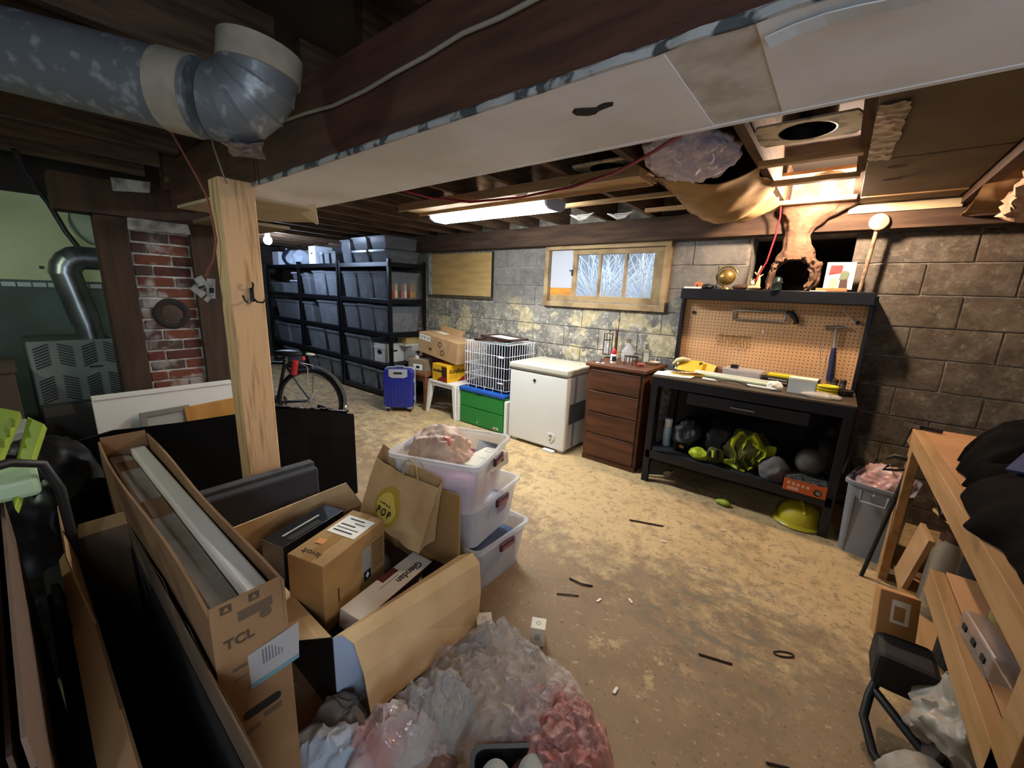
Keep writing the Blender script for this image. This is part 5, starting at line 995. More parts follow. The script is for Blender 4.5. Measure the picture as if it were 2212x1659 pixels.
obj('shelf_rail', MB().b2((.41, .1, .455), (.448, 1.95, .545)), PL, rbn, bevel=.003); obj('shelf_board', MB().b2((.45, .1, .53), (1.08, 1.95, .55)), PLY, rbn); obj('lower_board', MB().b2((.46, .1, .09), (1.08, 2.8, .11)), PL, rbn)
ccl = thing('c_clamp', 'black clamp gripping the far corner of the wooden bench', 'clamp', (.43, 2.90, .842)); obj('jaw_bar', MB().box((.02, 0, .012), (.13, .018, .02), (0, 0, -.35)), BLACKP, ccl, bevel=.003); obj('spindle', MB().cyl((-.045, -.01, -.10), (-.02, .01, .03), .005, n=8), BLACKP, ccl); obj('lower_jaw', MB().box((-.03, 0, .012), (.06, .016, .018), (0, 0, -.2)), STEEL, ccl)
LEA = M('black_leather', '020202', .85, col2='040404', scale=14, bump=.4, bscale=12, spec=.06)
nbk = thing('blue_notebook', 'blue spiral notebook with a white label on the black jacket', 'notebook', (.60, 2.02, .975), (.30, -.1, -.5)); obj('cover', MB().b2((-.06, -.08, 0), (.06, .08, .008)), M('notebook_navy', '22345c', .5), nbk); obj('white_label', MB().b2((-.03, -.035, .008), (.035, .03, .0095)), PAPER, nbk)
for k in range(9): mb = MB(); mb.tube([(-.052+k*.013, .08+.006*math.cos(t), .004+.008*math.sin(t)) for t in [q*PI/4 for q in range(8)]], .0014, 5, closed=True); obj('spiral_ring', mb, STEEL, nbk)
tag(obj('olive_bag', blob((.99, 2.45, .90), (.09, .20, .06), .4, 7, 12, 4, flat=.843), M('olive_cloth', '4d5232', .8), smooth=True), 'olive cloth bag behind the black jacket on the bench', 'bag')
tag(obj('grey_blocks', MB().b2((1.0, 2.6, .842), (1.08, 2.9, .90)).b2((1.03, 2.55, .90), (1.1, 2.92, .95)), M('grey_white', 'a8a59c', .6)), 'pale grey blocks at the back corner of the wooden bench', 'blocks')
# under the right bench
for x, y, z, r_, h_, c, lb, mt in ((.56, 2.42, .11, .055, .40, 0, 'clear jar nearest the far leg under the wooden bench', GLASS), (.57, 2.56, .11, .05, .34, 0, 'second clear jar under the wooden bench', GLASS)):
    t = thing('glass_jar', lb, 'jar', (x, y, z)); obj('jar_body', MB().lathe([(0, 0), (r_, 0), (r_, h_*.75), (r_*.6, h_*.9), (r_*.6, h_)], 20), M('jar_plastic', '9c9280', .2, alpha=.55), t, smooth=True, angle=40); obj('jar_lid', MB().lathe([(r_*.66, h_-.03), (r_*.66, h_+.01), (0, h_+.012)], 18), M('jar_lid_brown', '40261c', .5), t, smooth=True, angle=40)
tag(obj('small_plank', MB().box((.57, 2.45, .555), (.10, .20, .014), (.1, .0, .4)), M('plank_yellow', 'c8a566', .6)), 'short yellow plank resting on the jars under the bench', 'plank')
tag(obj('brown_bottle', MB().tube([(.50, 2.50, .62), (.50, 2.44, .64), (.50, 2.36, .60)], [.03, .034, .022], 12), M('bottle_maroon', '2d120f', .2), smooth=True), 'shiny dark maroon bottle lying above the far jar', 'bottle')
tag(obj('dark_roll', MB().cyl((.64, 2.08, .112), (.66, 2.16, .66), .13, n=28), M('roll_black', '060606', .8), bevel=.01), 'fat black roll leaning upright under the wooden bench', 'roll')
tag(obj('folded_card', MB().box((.49, 2.64, .26), (.02, .16, .30), (.1, .12, .1)), CARD), 'flat cardboard piece standing by the jars under the bench', 'cardboard')
lb_ = thing('small_carton', 'small tan cardboard box with a white label hanging off the bench shelf', 'box', (.35, 1.86, .275), (-.35, 0, .10)); obj('box_body', MB().b2((-.055, -.03, 0), (.055, .04, .165)), M('tan_card', 'b0814e', .8), lb_, bevel=.003); obj('white_label', MB().b2((-.02, -.0312, .06), (.03, -.03, .14)), PAPER, lb_); obj('label_panel', MB().b2((-.012, -.0318, .07), (.018, -.031, .12)), M('tan_card', 'b0814e'), lb_)
blkf = thing('black_stand', 'black plastic stand with looped feet below the cardboard box', 'stand', (.36, 1.72, 0)); obj('upper_block', MB().b2((-.06, -.02, .17), (.10, .14, .30)), M('stand_dark', '151311', .7), blkf, bevel=.02); obj('grey_panel', MB().box((.09, -.10, .20), (.02, .22, .20), (0, .15, 0)), M('stand_grey', '3a342e', .6), blkf, bevel=.01)
obj('foot_loop', MB().tube([(-.03, .05, .17), (-.05, .0, .11), (-.06, -.06, .07), (-.03, -.14, .02), (.02, -.22, .015)], .014, 8), BLACKP, blkf, smooth=True); obj('foot_loop', MB().tube([(-.04, .02, .13), (.03, -.08, .12), (.09, -.14, .10)], .014, 8), BLACKP, blkf, smooth=True)
for x, y, z, r_, lb, sd in ((.55, 1.60, .22, (.10, .12, .10), 'upper of two white plastic carrier bags beside the bench leg', 4), (.52, 1.40, .075, (.15, .15, .085), 'lower of two white plastic carrier bags on the floor by the bench', 6)):
    tag(obj('carrier_bag', blob((x, y, z), r_, .5, 9, sd, 5, True, flat=.002 if z < .2 else .13), M('bag_white', '9a9386', .4, col2='877f72', scale=8), smooth=True), lb, 'plastic bag')
clh = thing('clear_rack', 'clear plastic rack with dark slots on the bench shelf rail', 'rack', (.45, 1.50, .551), .1); obj('rack_body', MB().b2((-.02, -.10, 0), (.03, .10, .07)), CLEARD, clh, bevel=.006)
for k in range(3): obj('dark_slot', MB().box((-.021, -.06+k*.06, .035), (.004, .022, .016)), INK, clh)
for x, y, c, lb in ((.56, 1.30, 'a8a48c', 'pale plastic bottle on the bench shelf near the camera'), (.54, 1.72, '8c8150', 'yellowish bottle on the bench shelf beside the clear rack')):
    t = thing('plastic_bottle', lb, 'bottle', (x, y, .551)); obj('bottle_body', MB().lathe([(0, 0), (.035, 0), (.036, .10), (.015, .14), (.014, .16), (0, .16)], 18), M('btl_'+c, c, .4), t, smooth=True); obj('bottle_cap', MB().lathe([(.016, .155), (.016, .18), (0, .181)], 14), BLACKP, t, smooth=True, angle=35)
tag(obj('red_bucket', MB().lathe([(0, .004), (.08, 0), (.10, .20), (.106, .20), (.106, .208), (.096, .208), (.078, .008)], 28), M('bucket_red', '7c1418', .35), loc=(.57, 1.02, .551), smooth=True), 'red plastic bucket on the bench shelf at the right edge', 'bucket')

# ============================================================ bicycle behind the black cover
bi = thing('bicycle', 'dark bicycle with grey rear mudguard and red water bottle behind the post', 'bicycle', (-3.95, 1.80, 0), math.atan2(-.6, -.8))
def torus(c, R0, r0, n=32, k=8): mb = MB(); mb.tube([(c[0]+R0*math.cos(t), c[1], c[2]+R0*math.sin(t)) for t in [q*2*PI/n for q in range(n)]], r0, k, closed=True); return mb
RUB = M('tyre_rubber', '161616', .8); ALU = M('bike_alloy', 'b9b6ac', .3, .8); FRM = M('bike_frame', '1c1d22', .35, coat=.4)
for x in (0, 1.02):
    wv = obj('wheel', torus((x, 0, .33), .31, .02), RUB, bi, smooth=True); obj('rim', torus((x, 0, .33), .285, .008, 32, 6), ALU, wv, smooth=True)
    mb = MB()
    for k in range(14): t = k*2*PI/14; mb.cyl((x, .02*(-1)**k, .33), (x+.285*math.cos(t), 0, .33+.285*math.sin(t)), .0018, n=4)
    obj('spokes', mb, ALU, wv); obj('hub', MB().cyl((x, -.04, .33), (x, .04, .33), .02, n=12), ALU, wv, smooth=True)
obj('frame', MB().cyl((0, 0, .33), (.34, 0, .30), .012).cyl((.34, 0, .30), (.22, 0, .74), .016).cyl((.34, 0, .30), (.86, 0, .62), .018).cyl((.25, 0, .70), (.86, 0, .68), .016).cyl((0, 0, .33), (.24, 0, .70), .011), FRM, bi, smooth=True)
obj('fork', MB().cyl((1.02, 0, .33), (.86, 0, .62), .014).cyl((.86, 0, .60), (.82, 0, .84), .014), FRM, bi, smooth=True)
obj('handlebar', MB().tube([(.80, -.28, .92), (.84, -.18, .88), (.82, 0, .86), (.84, .18, .88), (.80, .28, .92)], .012, 8), FRM, bi, smooth=True)
obj('saddle', blob((.19, 0, .80), (.14, .07, .035), .05, 5, 1, 3, shape=lambda d, p: (p.x, p.y*(1-.5*max(0, d.x)), p.z)), BLACKP, bi, smooth=True); obj('seat_post', MB().cyl((.22, 0, .70), (.20, 0, .79), .012), ALU, bi)
mb = MB(); P = []
for k in range(15):
    t = math.radians(100+k*8.2); P.append([(.35*math.cos(t)*1.0, s, .33+.36*math.sin(t)) for s in (-.03, -.015, .0, .015, .03)])
obj('mudguard', mb.sheet(P, .004), M('mudguard_grey', '3c3b38', .35), bi, smooth=True); obj('guard_tip', blob((-.345, 0, .29), (.012, .02, .02), 0, sub=2), WHITE, bi, smooth=True)
obj('rear_rack', MB().tube([(.0, -.05, .40), (-.02, -.05, .68), (.10, 0, .72), (-.02, .05, .68), (.0, .05, .40)], .006, 6), ALU, bi, smooth=True)
obj('red_bottle', MB().cyl((.13, .04, .60), (.10, .04, .74), .032, n=16), M('bottle_red', 'a3262a', .35), bi, bevel=.008); obj('reflector', MB().cyl((.045, 0, .755), (.035, 0, .755), .022, n=16), M('reflector_red', 'b8332c', .3), bi); obj('bell_lamp', blob((.0, -.05, .79), (.05, .018, .014), 0, sub=2), M('lamp_cream', 'd6cfae', .4), bi, smooth=True)
obj('crank', MB().cyl((.34, -.05, .30), (.34, -.06, .30), .07, n=20), ALU, bi); obj('chain_stay', MB().cyl((0, -.05, .33), (.34, -.05, .30), .006), FRM, bi)
# ============================================================ black fabric cover, white board, panels behind the post
def cov(u, v, p): return (.02*fbm(p, 4, 2)-.05*v*v*0, .0, .012*fbm(p, 6, 5))
BLACKC = M('black_cover_cloth', '070707', .95, bump=.3, bscale=50, spec=.2)
bc_ = thing('black_cover', 'black fabric cover draped over something low behind the pine post', 'cover', (0, 0, 0))
tops = [(.06, .735), (.25, .765), (.50, .75), (.73, .742), (.95, .722), (1.10, .70), (1.25, .645), (1.42, .592)]
P = []
for s_ in range(5):
    rowz = []
    for y, z in tops:
        z_ = z*s_/4 if s_ < 4 else z
        rowz.append(Vector((-2.50+.02*noise.noise((y*5, z_*4, 1)), y*(1 if s_ else 1), max(z_, .004))))
    P.append(rowz)
for k, xx_ in enumerate((-2.6, -2.8, -3.0)):
    P.append([Vector((xx_, y, z-(.035, .11, .20)[k]+.02*noise.noise((y*7, xx_*5, 2)))) for y, z in tops])
P.append([Vector((-3.02, y, .01)) for y, z in tops])
obj('draped_sheet', MB().sheet(P, .012), BLACKC, bc_)
obj('end_panel', MB().prism([(-3.0, .004), (-2.5, .004), (-2.5, .585), (-3.0, .56)], .012, TR((0, 1.425, 0), (PI/2, 0, 0))), BLACKC, bc_)
mb = MB(); mb.sheet(quadgrid((-2.51, .93, .715), (-2.51, 1.40, .595), (-2.7, 1.36, .53), (-2.7, .95, .64), 24, 8, lambda u, v, p: (0, 0, .006+.022*ridge(p, 11, 3))), .006); obj('crumpled_top', mb, M('dark_grey_plastic', '2c2b2b', .5), bc_, smooth=True)
wb_ = thing('white_board', 'white laminated board leaning behind the black cover', 'board', (-3.15, .58, .40), (0, -.06, 0)); obj('board_face', MB().b2((-.012, -.335, 0), (.012, .335, .395)), M('laminate_white', 'cfcac2', .5), wb_, bevel=.002); obj('top_lip', MB().b2((-.02, -.335, .375), (.018, .335, .40)), M('laminate_white', 'cfcac2'), wb_, bevel=.002)
tag(obj('wooden_sheet', MB().box((-3.10, .775, .52), (.012, .27, .32), (.05, -.08, 0)), M('orange_wood_panel', 'b9843f', .6, col2='a36f2c', scale=3, stretch=(4, 4, .6)), bevel=.002), 'orange wood panel leaning on the white board beside the post', 'panel')
gf = thing('grey_empty_frame', 'grey empty frame leaning on the white board left of the wood panel', 'frame', (-3.105, .55, .40), (.03, -.05, 0))  # grey picture frame without a picture
for a, b in (((-.01, -.12, .25), (.01, .12, .28)), ((-.01, -.12, .0), (.01, -.09, .25)), ((-.01, .09, .0), (.01, .12, .25))): obj('frame_bar', MB().b2(a, b), M('frame_taupe', '7c756b', .6), gf, bevel=.002)
obj('frame_panel', MB().b2((-.004, -.09, 0), (.002, .09, .25)), M('frame_inner', 'a39e96', .6), gf)
tag(obj('pallet_boards', MB().b2((-3.2, .25, .0), (-2.95, .92, .40)), DKB), 'dark low crate holding up the white board behind the cover', 'crate')
# charcoal foam block in front of the post
cf = thing('foam_block', 'long charcoal foam block standing in front of the post foot', 'foam block', (-1.90, .58, 0)); obj('foam_body', MB().b2((-.048, -.30, 0), (.045, .28, .585)), M('charcoal_foam', '35353a', .9, bump=.3), cf, bevel=.012); obj('top_strip', MB().b2((-.05, -.302, .575), (.0, .282, .602)), M('charcoal_light', '474746', .9, col2='3a3a3a', scale=20), cf, bevel=.006)
# ============================================================ TV carton
TVC = M('tv_carton', '8e6c49', .85, col2='7d5d3d', scale=6, bump=.1); TVI = M('tv_carton_inside', 'a07c55', .85)
tv = thing('tv_carton', 'long open TV carton standing on edge in the left foreground', 'carton', (-1.48, .23, 0)); BRI = M('carton_ink', '4f3c29', .85)
L_, W_, H_ = .63, .065, .82
obj('near_end', MB().b2((L_-.006, -W_, 0), (L_, W_, H_+.01)), TVC, tv); obj('far_end', MB().b2((-L_, -W_, 0), (-L_+.006, W_, H_+.035)), TVC, tv)
obj('right_side', MB().sheet(quadgrid((-L_, W_, 0), (L_, W_, 0), (L_, W_, H_), (-L_, W_+.004, H_+.02), 10, 6, lambda u, v, p: (0, .004*math.sin(u*8)*v, 0)), .006), TVC, tv); obj('left_side', MB().sheet(quadgrid((-L_, -W_, 0), (L_, -W_, 0), (L_, -W_, H_-.01), (-L_, -W_-.004, H_+.02), 10, 6, lambda u, v, p: (0, -.008*math.sin(u*6)*v, 0)), .006), TVC, tv)
obj('base', MB().b2((-L_, -W_, 0), (L_, W_, .006)), TVC, tv)
obj('white_foam', MB().b2((-L_+.02, .010, .62), (L_-.02, W_-.010, .80)), M('white_foam', 'e0d9ce', .9, bump=.2), tv, bevel=.006); obj('wrapped_panel', MB().b2((-L_+.02, -W_+.012, .55), (L_-.02, .008, .778)), M('grey_film_wrap', '8c857d', .3, col2='746c62', scale=7, bump=.3), tv, bevel=.008)
for k, (x0, x1) in enumerate(((-.52, -.42), (-.10, .04))): obj('foam_recess', MB().b2((x0, -W_+.022, .777), (x1, .004, .7795)), M('recess_brown', '6d4c33', .8), tv)
E_ = L_+.0008
obj('dark_band', MB().b2((L_, -.02, H_-.045), (E_, .045, H_-.022)), M('faded_ink', '5d4a36', .8), tv)
for y in (-.038, .012): obj('icon_square', MB().b2((L_, y-.010, H_-.012), (E_, y+.010, H_+.006)), BRI, tv); obj('icon_mark', MB().prism([(-.005, -.004), (.005, -.004), (0, .006)], .0004, Matrix(((0, 0, 1, E_), (1, 0, 0, y), (0, 1, 0, H_-.003), (0, 0, 0, 1)))), TVC, tv)
TXR = (PI/2, 0, PI/2)
text('brand_print', 'TCL', .030, BRI, tv, (E_, -.022, .735), TXR, bold=.0008); FAI = M('faded_ink', '5d4a36', .8); obj('round_print', MB().prism(rrect(.024, .02, .009), .0006, Matrix(((0, 0, 1, L_), (1, 0, 0, .03), (0, 1, 0, .765), (0, 0, 0, 1)))), FAI, tv); obj('faded_print', MB().b2((L_, .005, .505), (L_+.0006, .042, .520)), FAI, tv); obj('faded_print', MB().b2((L_, -.032, .492), (L_+.0006, -.004, .503)), FAI, tv); obj('faded_print', MB().b2((L_, -.04, .665), (L_+.0006, -.014, .672)), FAI, tv); obj('faded_print', MB().b2((L_, -.04, .640), (L_+.0006, -.016, .644)), FAI, tv)
lbp = obj('shipping_label', MB().sheet(quadgrid((E_, -.012, .60), (E_, W_+.022, .605), (E_+.004, W_+.026, .70), (E_, -.012, .685), 6, 4), .0012), M('label_grey_white', '9f9d9a', .6), tv); obj('blue_band', MB().sheet(quadgrid((E_+.0012, -.012, .60), (E_+.0012, W_+.022, .604), (E_+.0016, W_+.022, .615), (E_+.0012, -.012, .611), 4, 1), .0006), M('label_teal', '5f8793', .6), lbp)
for k in range(7): obj('bar_line', MB().b2((E_+.0008, .014+k*.0062, .645), (E_+.0022, .017+k*.0062, .682)), M('label_ink', '6f6a70', .7), lbp)
obj('hand_hole', MB().prism([(x*1.0, y) for x, y in rrect(.075, .022, .010)], .001, Matrix(((0, 0, 1, L_), (1, 0, 0, .005), (0, 1, 0, .54), (0, 0, 0, 1)))), INK, tv)
# open tall carton left of it
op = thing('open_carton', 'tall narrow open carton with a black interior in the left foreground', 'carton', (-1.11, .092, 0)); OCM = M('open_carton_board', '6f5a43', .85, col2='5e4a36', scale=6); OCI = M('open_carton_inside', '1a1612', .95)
for a, b, m_ in (((-.52, -.062, 0), (.52, -.058, .70), OCM), ((-.52, .058, 0), (.52, .062, .70), OCM), ((-.52, -.06, 0), (-.515, .06, .70), OCM), ((.515, -.06, 0), (.52, .06, .58), OCM)): obj('carton_wall', MB().b2(a, b), m_, op)
obj('black_inside', MB().b2((-.514, -.057, .02), (.514, -.055, .62)).b2((-.514, .055, .02), (.514, .057, .62)).b2((-.514, -.057, .0), (.514, .057, .02)), OCI, op)  # near-black sheets against the inner walls and bottom
obj('far_flap', MB().sheet(quadgrid((-.52, -.05, .70), (-.52, .06, .70), (-.56, .06, .725), (-.56, -.04, .725), 2, 2), .004), M('flap_tan', '9c7b52', .85), op)
obj('folded_flap', MB().sheet(quadgrid((-.50, -.062, .70), (.50, -.062, .70), (.50, -.105, .655), (-.50, -.09, .66), 6, 2), .004), M('flap_tan', '9c7b52', .85), op)
obj('side_flap', MB().sheet(quadgrid((-.50, -.062, .70), (-.06, -.062, .70), (-.30, -.08, .76), (-.56, -.07, .80), 4, 2), .004), M('flap_tan', '9c7b52'), op)
obj('tape_strip', MB().sheet(quadgrid((-.40, .064, .70), (.50, .066, .69), (.50, .070, .66), (-.40, .066, .67), 20, 2, lambda u, v, p: (0, .004*fbm(p, 20), .004*fbm(p, 16, 3))), .0015), M('packing_tape', '857560', .25, alpha=.8), op, smooth=True)
# flattened cartons at the far left
for i, (y, z, lb) in enumerate(((-.085, .92, 'left of two flattened cartons standing at the left edge'), (-.055, .89, 'right of two flattened cartons standing at the left edge'))):
    t = thing('flattened_carton', lb, 'carton', (-1.16, y, 0), (.02, 0, .01)); obj('front_sheet', MB().b2((-.46, .006, 0), (.46, .011, z)), M('flat_board', '6b5646', .85), t); obj('rear_sheet', MB().b2((-.46, -.008, 0), (.46, -.003, z-.015)), M('flat_board_dark', '463629', .85), t); obj('folded_edge', MB().b2((.46, -.008, .0), (.464, .011, z-.05)), M('flat_board_pale', '4c443c', .85), t)
gp = thing('green_stepper', 'lime green folding plastic stool resting on the flattened cartons', 'folding stool', (-1.62, -.02, .925), .15); LIM = M('lime_plastic', '96ad36', .5, col2='869c2c', scale=6)
obj('upper_leaf', MB().sheet(quadgrid((-.02, -.07, .02), (.12, -.09, .0), (-.30, .06, .10), (-.36, .03, .11), 6, 12), .022), LIM, gp, bevel=.006); obj('lower_leaf', MB().sheet(quadgrid((.06, -.04, -.01), (.16, -.05, -.03), (-.22, .09, .07), (-.31, .075, .08), 6, 12), .022), LIM, gp, bevel=.006)
for k in range(5): obj('rib', MB().cyl((-.05-k*.05, -.05+k*.02, .045+k*.014), (.0-k*.05, -.055+k*.02, .035+k*.014), .004, n=6), M('lime_dark', '6d8020', .5), gp)
tag(obj('white_tub', MB().b2((-1.66, -.16, .905), (-1.50, .0, .955)), M('mint_plastic', 'a9c39c', .4), bevel=.012), 'mint-white plastic tub edge below the lime green stool', 'tub')
bg_ = thing('black_filler', 'flat black filler slab added between the open carton and the flattened cartons', 'filler', (-1.22, -.005, 0)); obj('bag_body', MB().b2((-.50, -.03, 0), (.46, .02, .60)), BLACKF, bg_, bevel=.015); obj('filler_strap', MB().tube([(-.2, 0, .60), (-.18, -.01, .70), (-.05, -.01, .72), (-.02, 0, .60)], .008, 8), BLACKF, bg_, smooth=True)  # black slab added to darken the gap beside the open carton
tag(obj('black_filler_lump', blob((-2.22, .02, .40), (.24, .13, .42), .35, 6, 4, 5, True, flat=.002), M('filler_black', '0a0a0b', .45), smooth=True), 'tall black filler lump added behind the lime green stool', 'garbage bag')  # black lump added to fill the dark area left of the cover
tag(obj('black_hose', MB().tube([(-1.42, -.22, 1.0), (-1.45, -.12, 1.01), (-1.5, -.04, 1.005), (-1.52, .01, .98), (-1.53, .03, .90), (-1.53, .035, .60)], .011, 10), CBK, smooth=True), 'black hose arching over the lime green stool', 'hose')
bb = thing('blue_bin', 'blue plastic bin with a white tag in the bottom left corner', 'bin', (-1.26, -.33, 0)); obj('bin_body', tub(.46, .42, .50, .03, .005, .9, .012), M('bin_blue', '33455e', .4), bb, smooth=True, angle=30); obj('bin_lid', MB().b2((-.235, -.215, .50), (.235, .215, .52)), M('bin_blue', '33455e'), bb, bevel=.008); obj('white_tag', MB().box((.19, .19, .45), (.06, .006, .07), (.1, 0, -.7)), PAPER, bb); obj('tag_mark', MB().box((.192, .194, .45), (.008, .004, .04), (.1, 0, -.7)), INK, bb)
ld = thing('dark_cabinet', 'dim brown wooden cabinet at the far left edge beside the furnace', 'cabinet', (-3.45, -.12, 0)); obj('cabinet_body', MB().b2((-.25, -.40, 0), (.15, .12, .95)), M('dim_brown', '3e2f25', .8), ld, bevel=.006); obj('cabinet_top', MB().b2((-.26, -.41, .95), (.16, .13, .975)), M('dim_brown', '3e2f25'), ld)
lw = thing('white_case', 'off-white plastic case on the floor side of the dim cabinet', 'case', (-3.0, -.10, 0)); obj('case_body', MB().b2((-.12, -.35, 0), (.12, .10, .66)), M('case_grey', '6d6a60', .6), lw, bevel=.01); obj('case_lid', MB().b2((-.125, -.355, .66), (.125, .105, .74)), M('case_offwhite', '8b8d82', .5), lw, bevel=.01)
# ============================================================ big open box with its contents
bx_ = thing('open_box', 'big open cardboard box with spread flaps in the centre foreground', 'box', (0, 0, 0))
x0, x1, y0, y1, h = -1.80, -1.11, .52, 1.09, .33; KR = M('kraft_outer', 'a5814f', .85, col2='987343', scale=6)
PBK = M('printed_black', '191a1c', .45, col2='2c3320', scale=4, lo=.55, hi=.7)
obj('near_side', MB().b2((x0, y0-.003, 0), (x1, y0+.003, h)), PBK, bx_); obj('far_side', MB().b2((x0, y1-.003, 0), (x1, y1+.003, h)), KR, bx_); obj('left_side', MB().b2((x0-.003, y0, 0), (x0+.003, y1, h)), KR, bx_); obj('right_side', MB().b2((x1-.003, y0, 0), (x1+.003, y1, h)), M('printed_pale_blue', 'aebfd6', .6), bx_); obj('base', MB().b2((x0, y0, 0), (x1, y1, .006)), KR, bx_)
obj('hanging_flap', MB().sheet([[(x1+.0, y0+.01, h), (x1, .80, h), (x1, y1, h)], [(x1+.02, y0+.02, h+.012), (x1+.035, .80, h+.02), (x1+.06, y1+.02, h+.03)], [(x1+.055, y0+.04, h-.012), (x1+.075, .81, h-.004), (x1+.10, y1+.02, h+.004)], [(x1+.09, y0+.05, h-.12), (x1+.10, .82, h-.12), (x1+.12, y1+.01, h-.12)], [(x1+.115, y0+.055, .06), (x1+.115, .83, .05), (x1+.115, y1, .045)]], .005), CARD2, bx_)
obj('left_flap', MB().sheet(quadgrid((x0, y0, h), (x0, y1-.04, h), (x0-.01, y1-.12, h+.15), (x0+.03, y0-.06, h+.15), 4, 3), .005), CARD2, bx_)
obj('far_flap', MB().sheet(quadgrid((x0+.25, y1, h), (x1, y1, h), (x1-.02, y1+.02, h+.27), (x0+.25, y1+.02, h+.24), 4, 3), .005), KR, bx_)
obj('near_flap', MB().sheet(quadgrid((x0+.10, y0, h), (x1-.01, y0, h), (x1-.12, y0-.09, h-.02), (x0+.10, y0-.10, h+.03), 4, 3), .005), CARD2, bx_)
# brown carton with shipping label
lc = thing('labelled_carton', 'brown carton with a white shipping label inside the big open box', 'carton', (-1.375, .692, .225), (0, .03, .31)); LCM = M('carton_mid_brown', 'a88350', .8, col2='9b7644', scale=8)
w2_, d2_, h2_ = .082, .165, .285
obj('carton_body', MB().b2((-w2_, -d2_, 0), (w2_, d2_, h2_)), LCM, lc, bevel=.003); obj('tape_strip', MB().b2((-.022, -d2_, h2_), (.022, d2_, h2_+.0008)), M('clear_tape', '9a7848', .2), lc)
sl_ = obj('shipping_label', MB().b2((-.065, .0, h2_+.001), (.068, .125, h2_+.0018)), PAPER, lc)
for k, (a, b) in enumerate(((-.05, .04), (-.05, .05), (-.05, .02), (.0, .05), (-.04, .03))): obj('print_line', MB().b2((a, .018+k*.021, h2_+.0018), (b, .018+k*.021+.007, h2_+.0024)), [INK, M('grey_print', '77736a', .8)][k % 2], sl_)
obj('orange_sticker', MB().box((-.03, -.06, h2_+.002), (.034, .03, .001), (0, 0, .1)), M('sticker_orange', 'cf8740', .6), lc); text('brand_print', 'levoit', .038, M('carton_print', '3c2c1c', .8), lc, (-.01, -.125, h2_+.0012), (0, 0, PI))
obj('side_sticker', MB().b2((w2_, .03, .10), (w2_+.001, .075, .22)), M('sticker_grey', '9d9990', .6), lc); obj('black_mark', MB().b2((w2_+.0008, .035, .075), (w2_+.0016, .075, .118)), INK, lc); obj('hazard_mark', MB().prism([(-.01, 0), (0, -.014), (.01, 0), (0, .014)], .0005, Matrix(((0, 0, 1, w2_+.0018), (1, 0, 0, .055), (0, 1, 0, .097), (0, 0, 0, 1)))), PAPER, lc)
for k in range(9): obj('fine_print', MB().b2((w2_, .085, .10+k*.014), (w2_+.0008, .155, .104+k*.014)), M('carton_print', '3c2c1c'), lc)
obj('side_slot', MB().b2((w2_, -.10, .09), (w2_+.0008, -.094, .15)), M('carton_print', '3c2c1c'), lc)
bk2 = thing('black_carton', 'black carton with silver lettering beside the labelled carton', 'carton', (-1.64, .68, .30), (0, .02, .28)); obj('carton_body', MB().b2((-.06, -.15, 0), (.06, .16, .15)), M('carton_black', '17171a', .4), bk2, bevel=.003); obj('grey_end', MB().b2((-.06, -.1515, 0), (.06, -.15, .15)), M('carton_end_grey', '74716a', .5), bk2); obj('silver_line', MB().b2((-.01, -.10, .15), (.0, .08, .1508)), M('silver_print', 'b9b6b0', .4), bk2)
for k in range(5): obj('silver_print', MB().b2((.02+k*.006, -.10, .15), (.022+k*.006, .05, .1506)), M('dim_print', '5a5957', .5), bk2)
gl_ = thing('glendan_carton', 'slim cream carton lettered Glendan lying in the big open box', 'carton', (-1.205, .80, .245), (-.05, .10, .22)); GLC = M('carton_cream', 'cfc4b0', .6)
gl_['label'] = 'slim cream carton with black lettering lying in the big open box'
gl_.name = 'slim_carton'
obj('carton_body', MB().b2((-.055, -.20, 0), (.05, .20, .075)), GLC, gl_, bevel=.002); obj('dark_side', MB().b2((.05, -.20, 0), (.0515, .20, .075)), M('carton_wine', '2a1618', .5), gl_); obj('dark_panel', MB().b2((-.055, -.02, .075), (-.025, .07, .0758)), M('carton_red_brown', '5a211c', .6), gl_); text('brand_print', 'Glendan', .042, INK, gl_, (.015, .09, .0755), (0, 0, -PI/2), bold=.0006)
obj('title_line', MB().b2((-.012, -.05, .075), (-.009, .05, .0756)), M('grey_print', '77736a'), gl_)
for k in range(4): obj('side_print', MB().b2((.0514, .02+k*.03, .02+.008*(k % 2)), (.0522, .04+k*.03, .035+.008*(k % 2))), M('side_print_pale', 'b89a94', .6), gl_)
tag(obj('dark_carton', MB().box((-1.19, 1.0, .15), (.13, .16, .20), (.1, .1, .3)), M('carton_dark_red', '1e1214', .4), bevel=.003), 'dark wine carton in the far right corner of the big box', 'carton')
tag(obj('crimson_cap', blob((-1.165, .60, .20), (.05, .045, .035), .1, 10, 1, 3), M('cap_crimson', '8e1220', .4), smooth=True), 'crimson round cap at the near right corner of the big box', 'lid')  # round red cap
tag(obj('inner_carton', MB().b2((-1.76, .56, .01), (-1.20, 1.05, .20)), M('inner_dark', '3c2620', .8)), 'dark red-brown carton at the bottom of the big open box', 'carton')
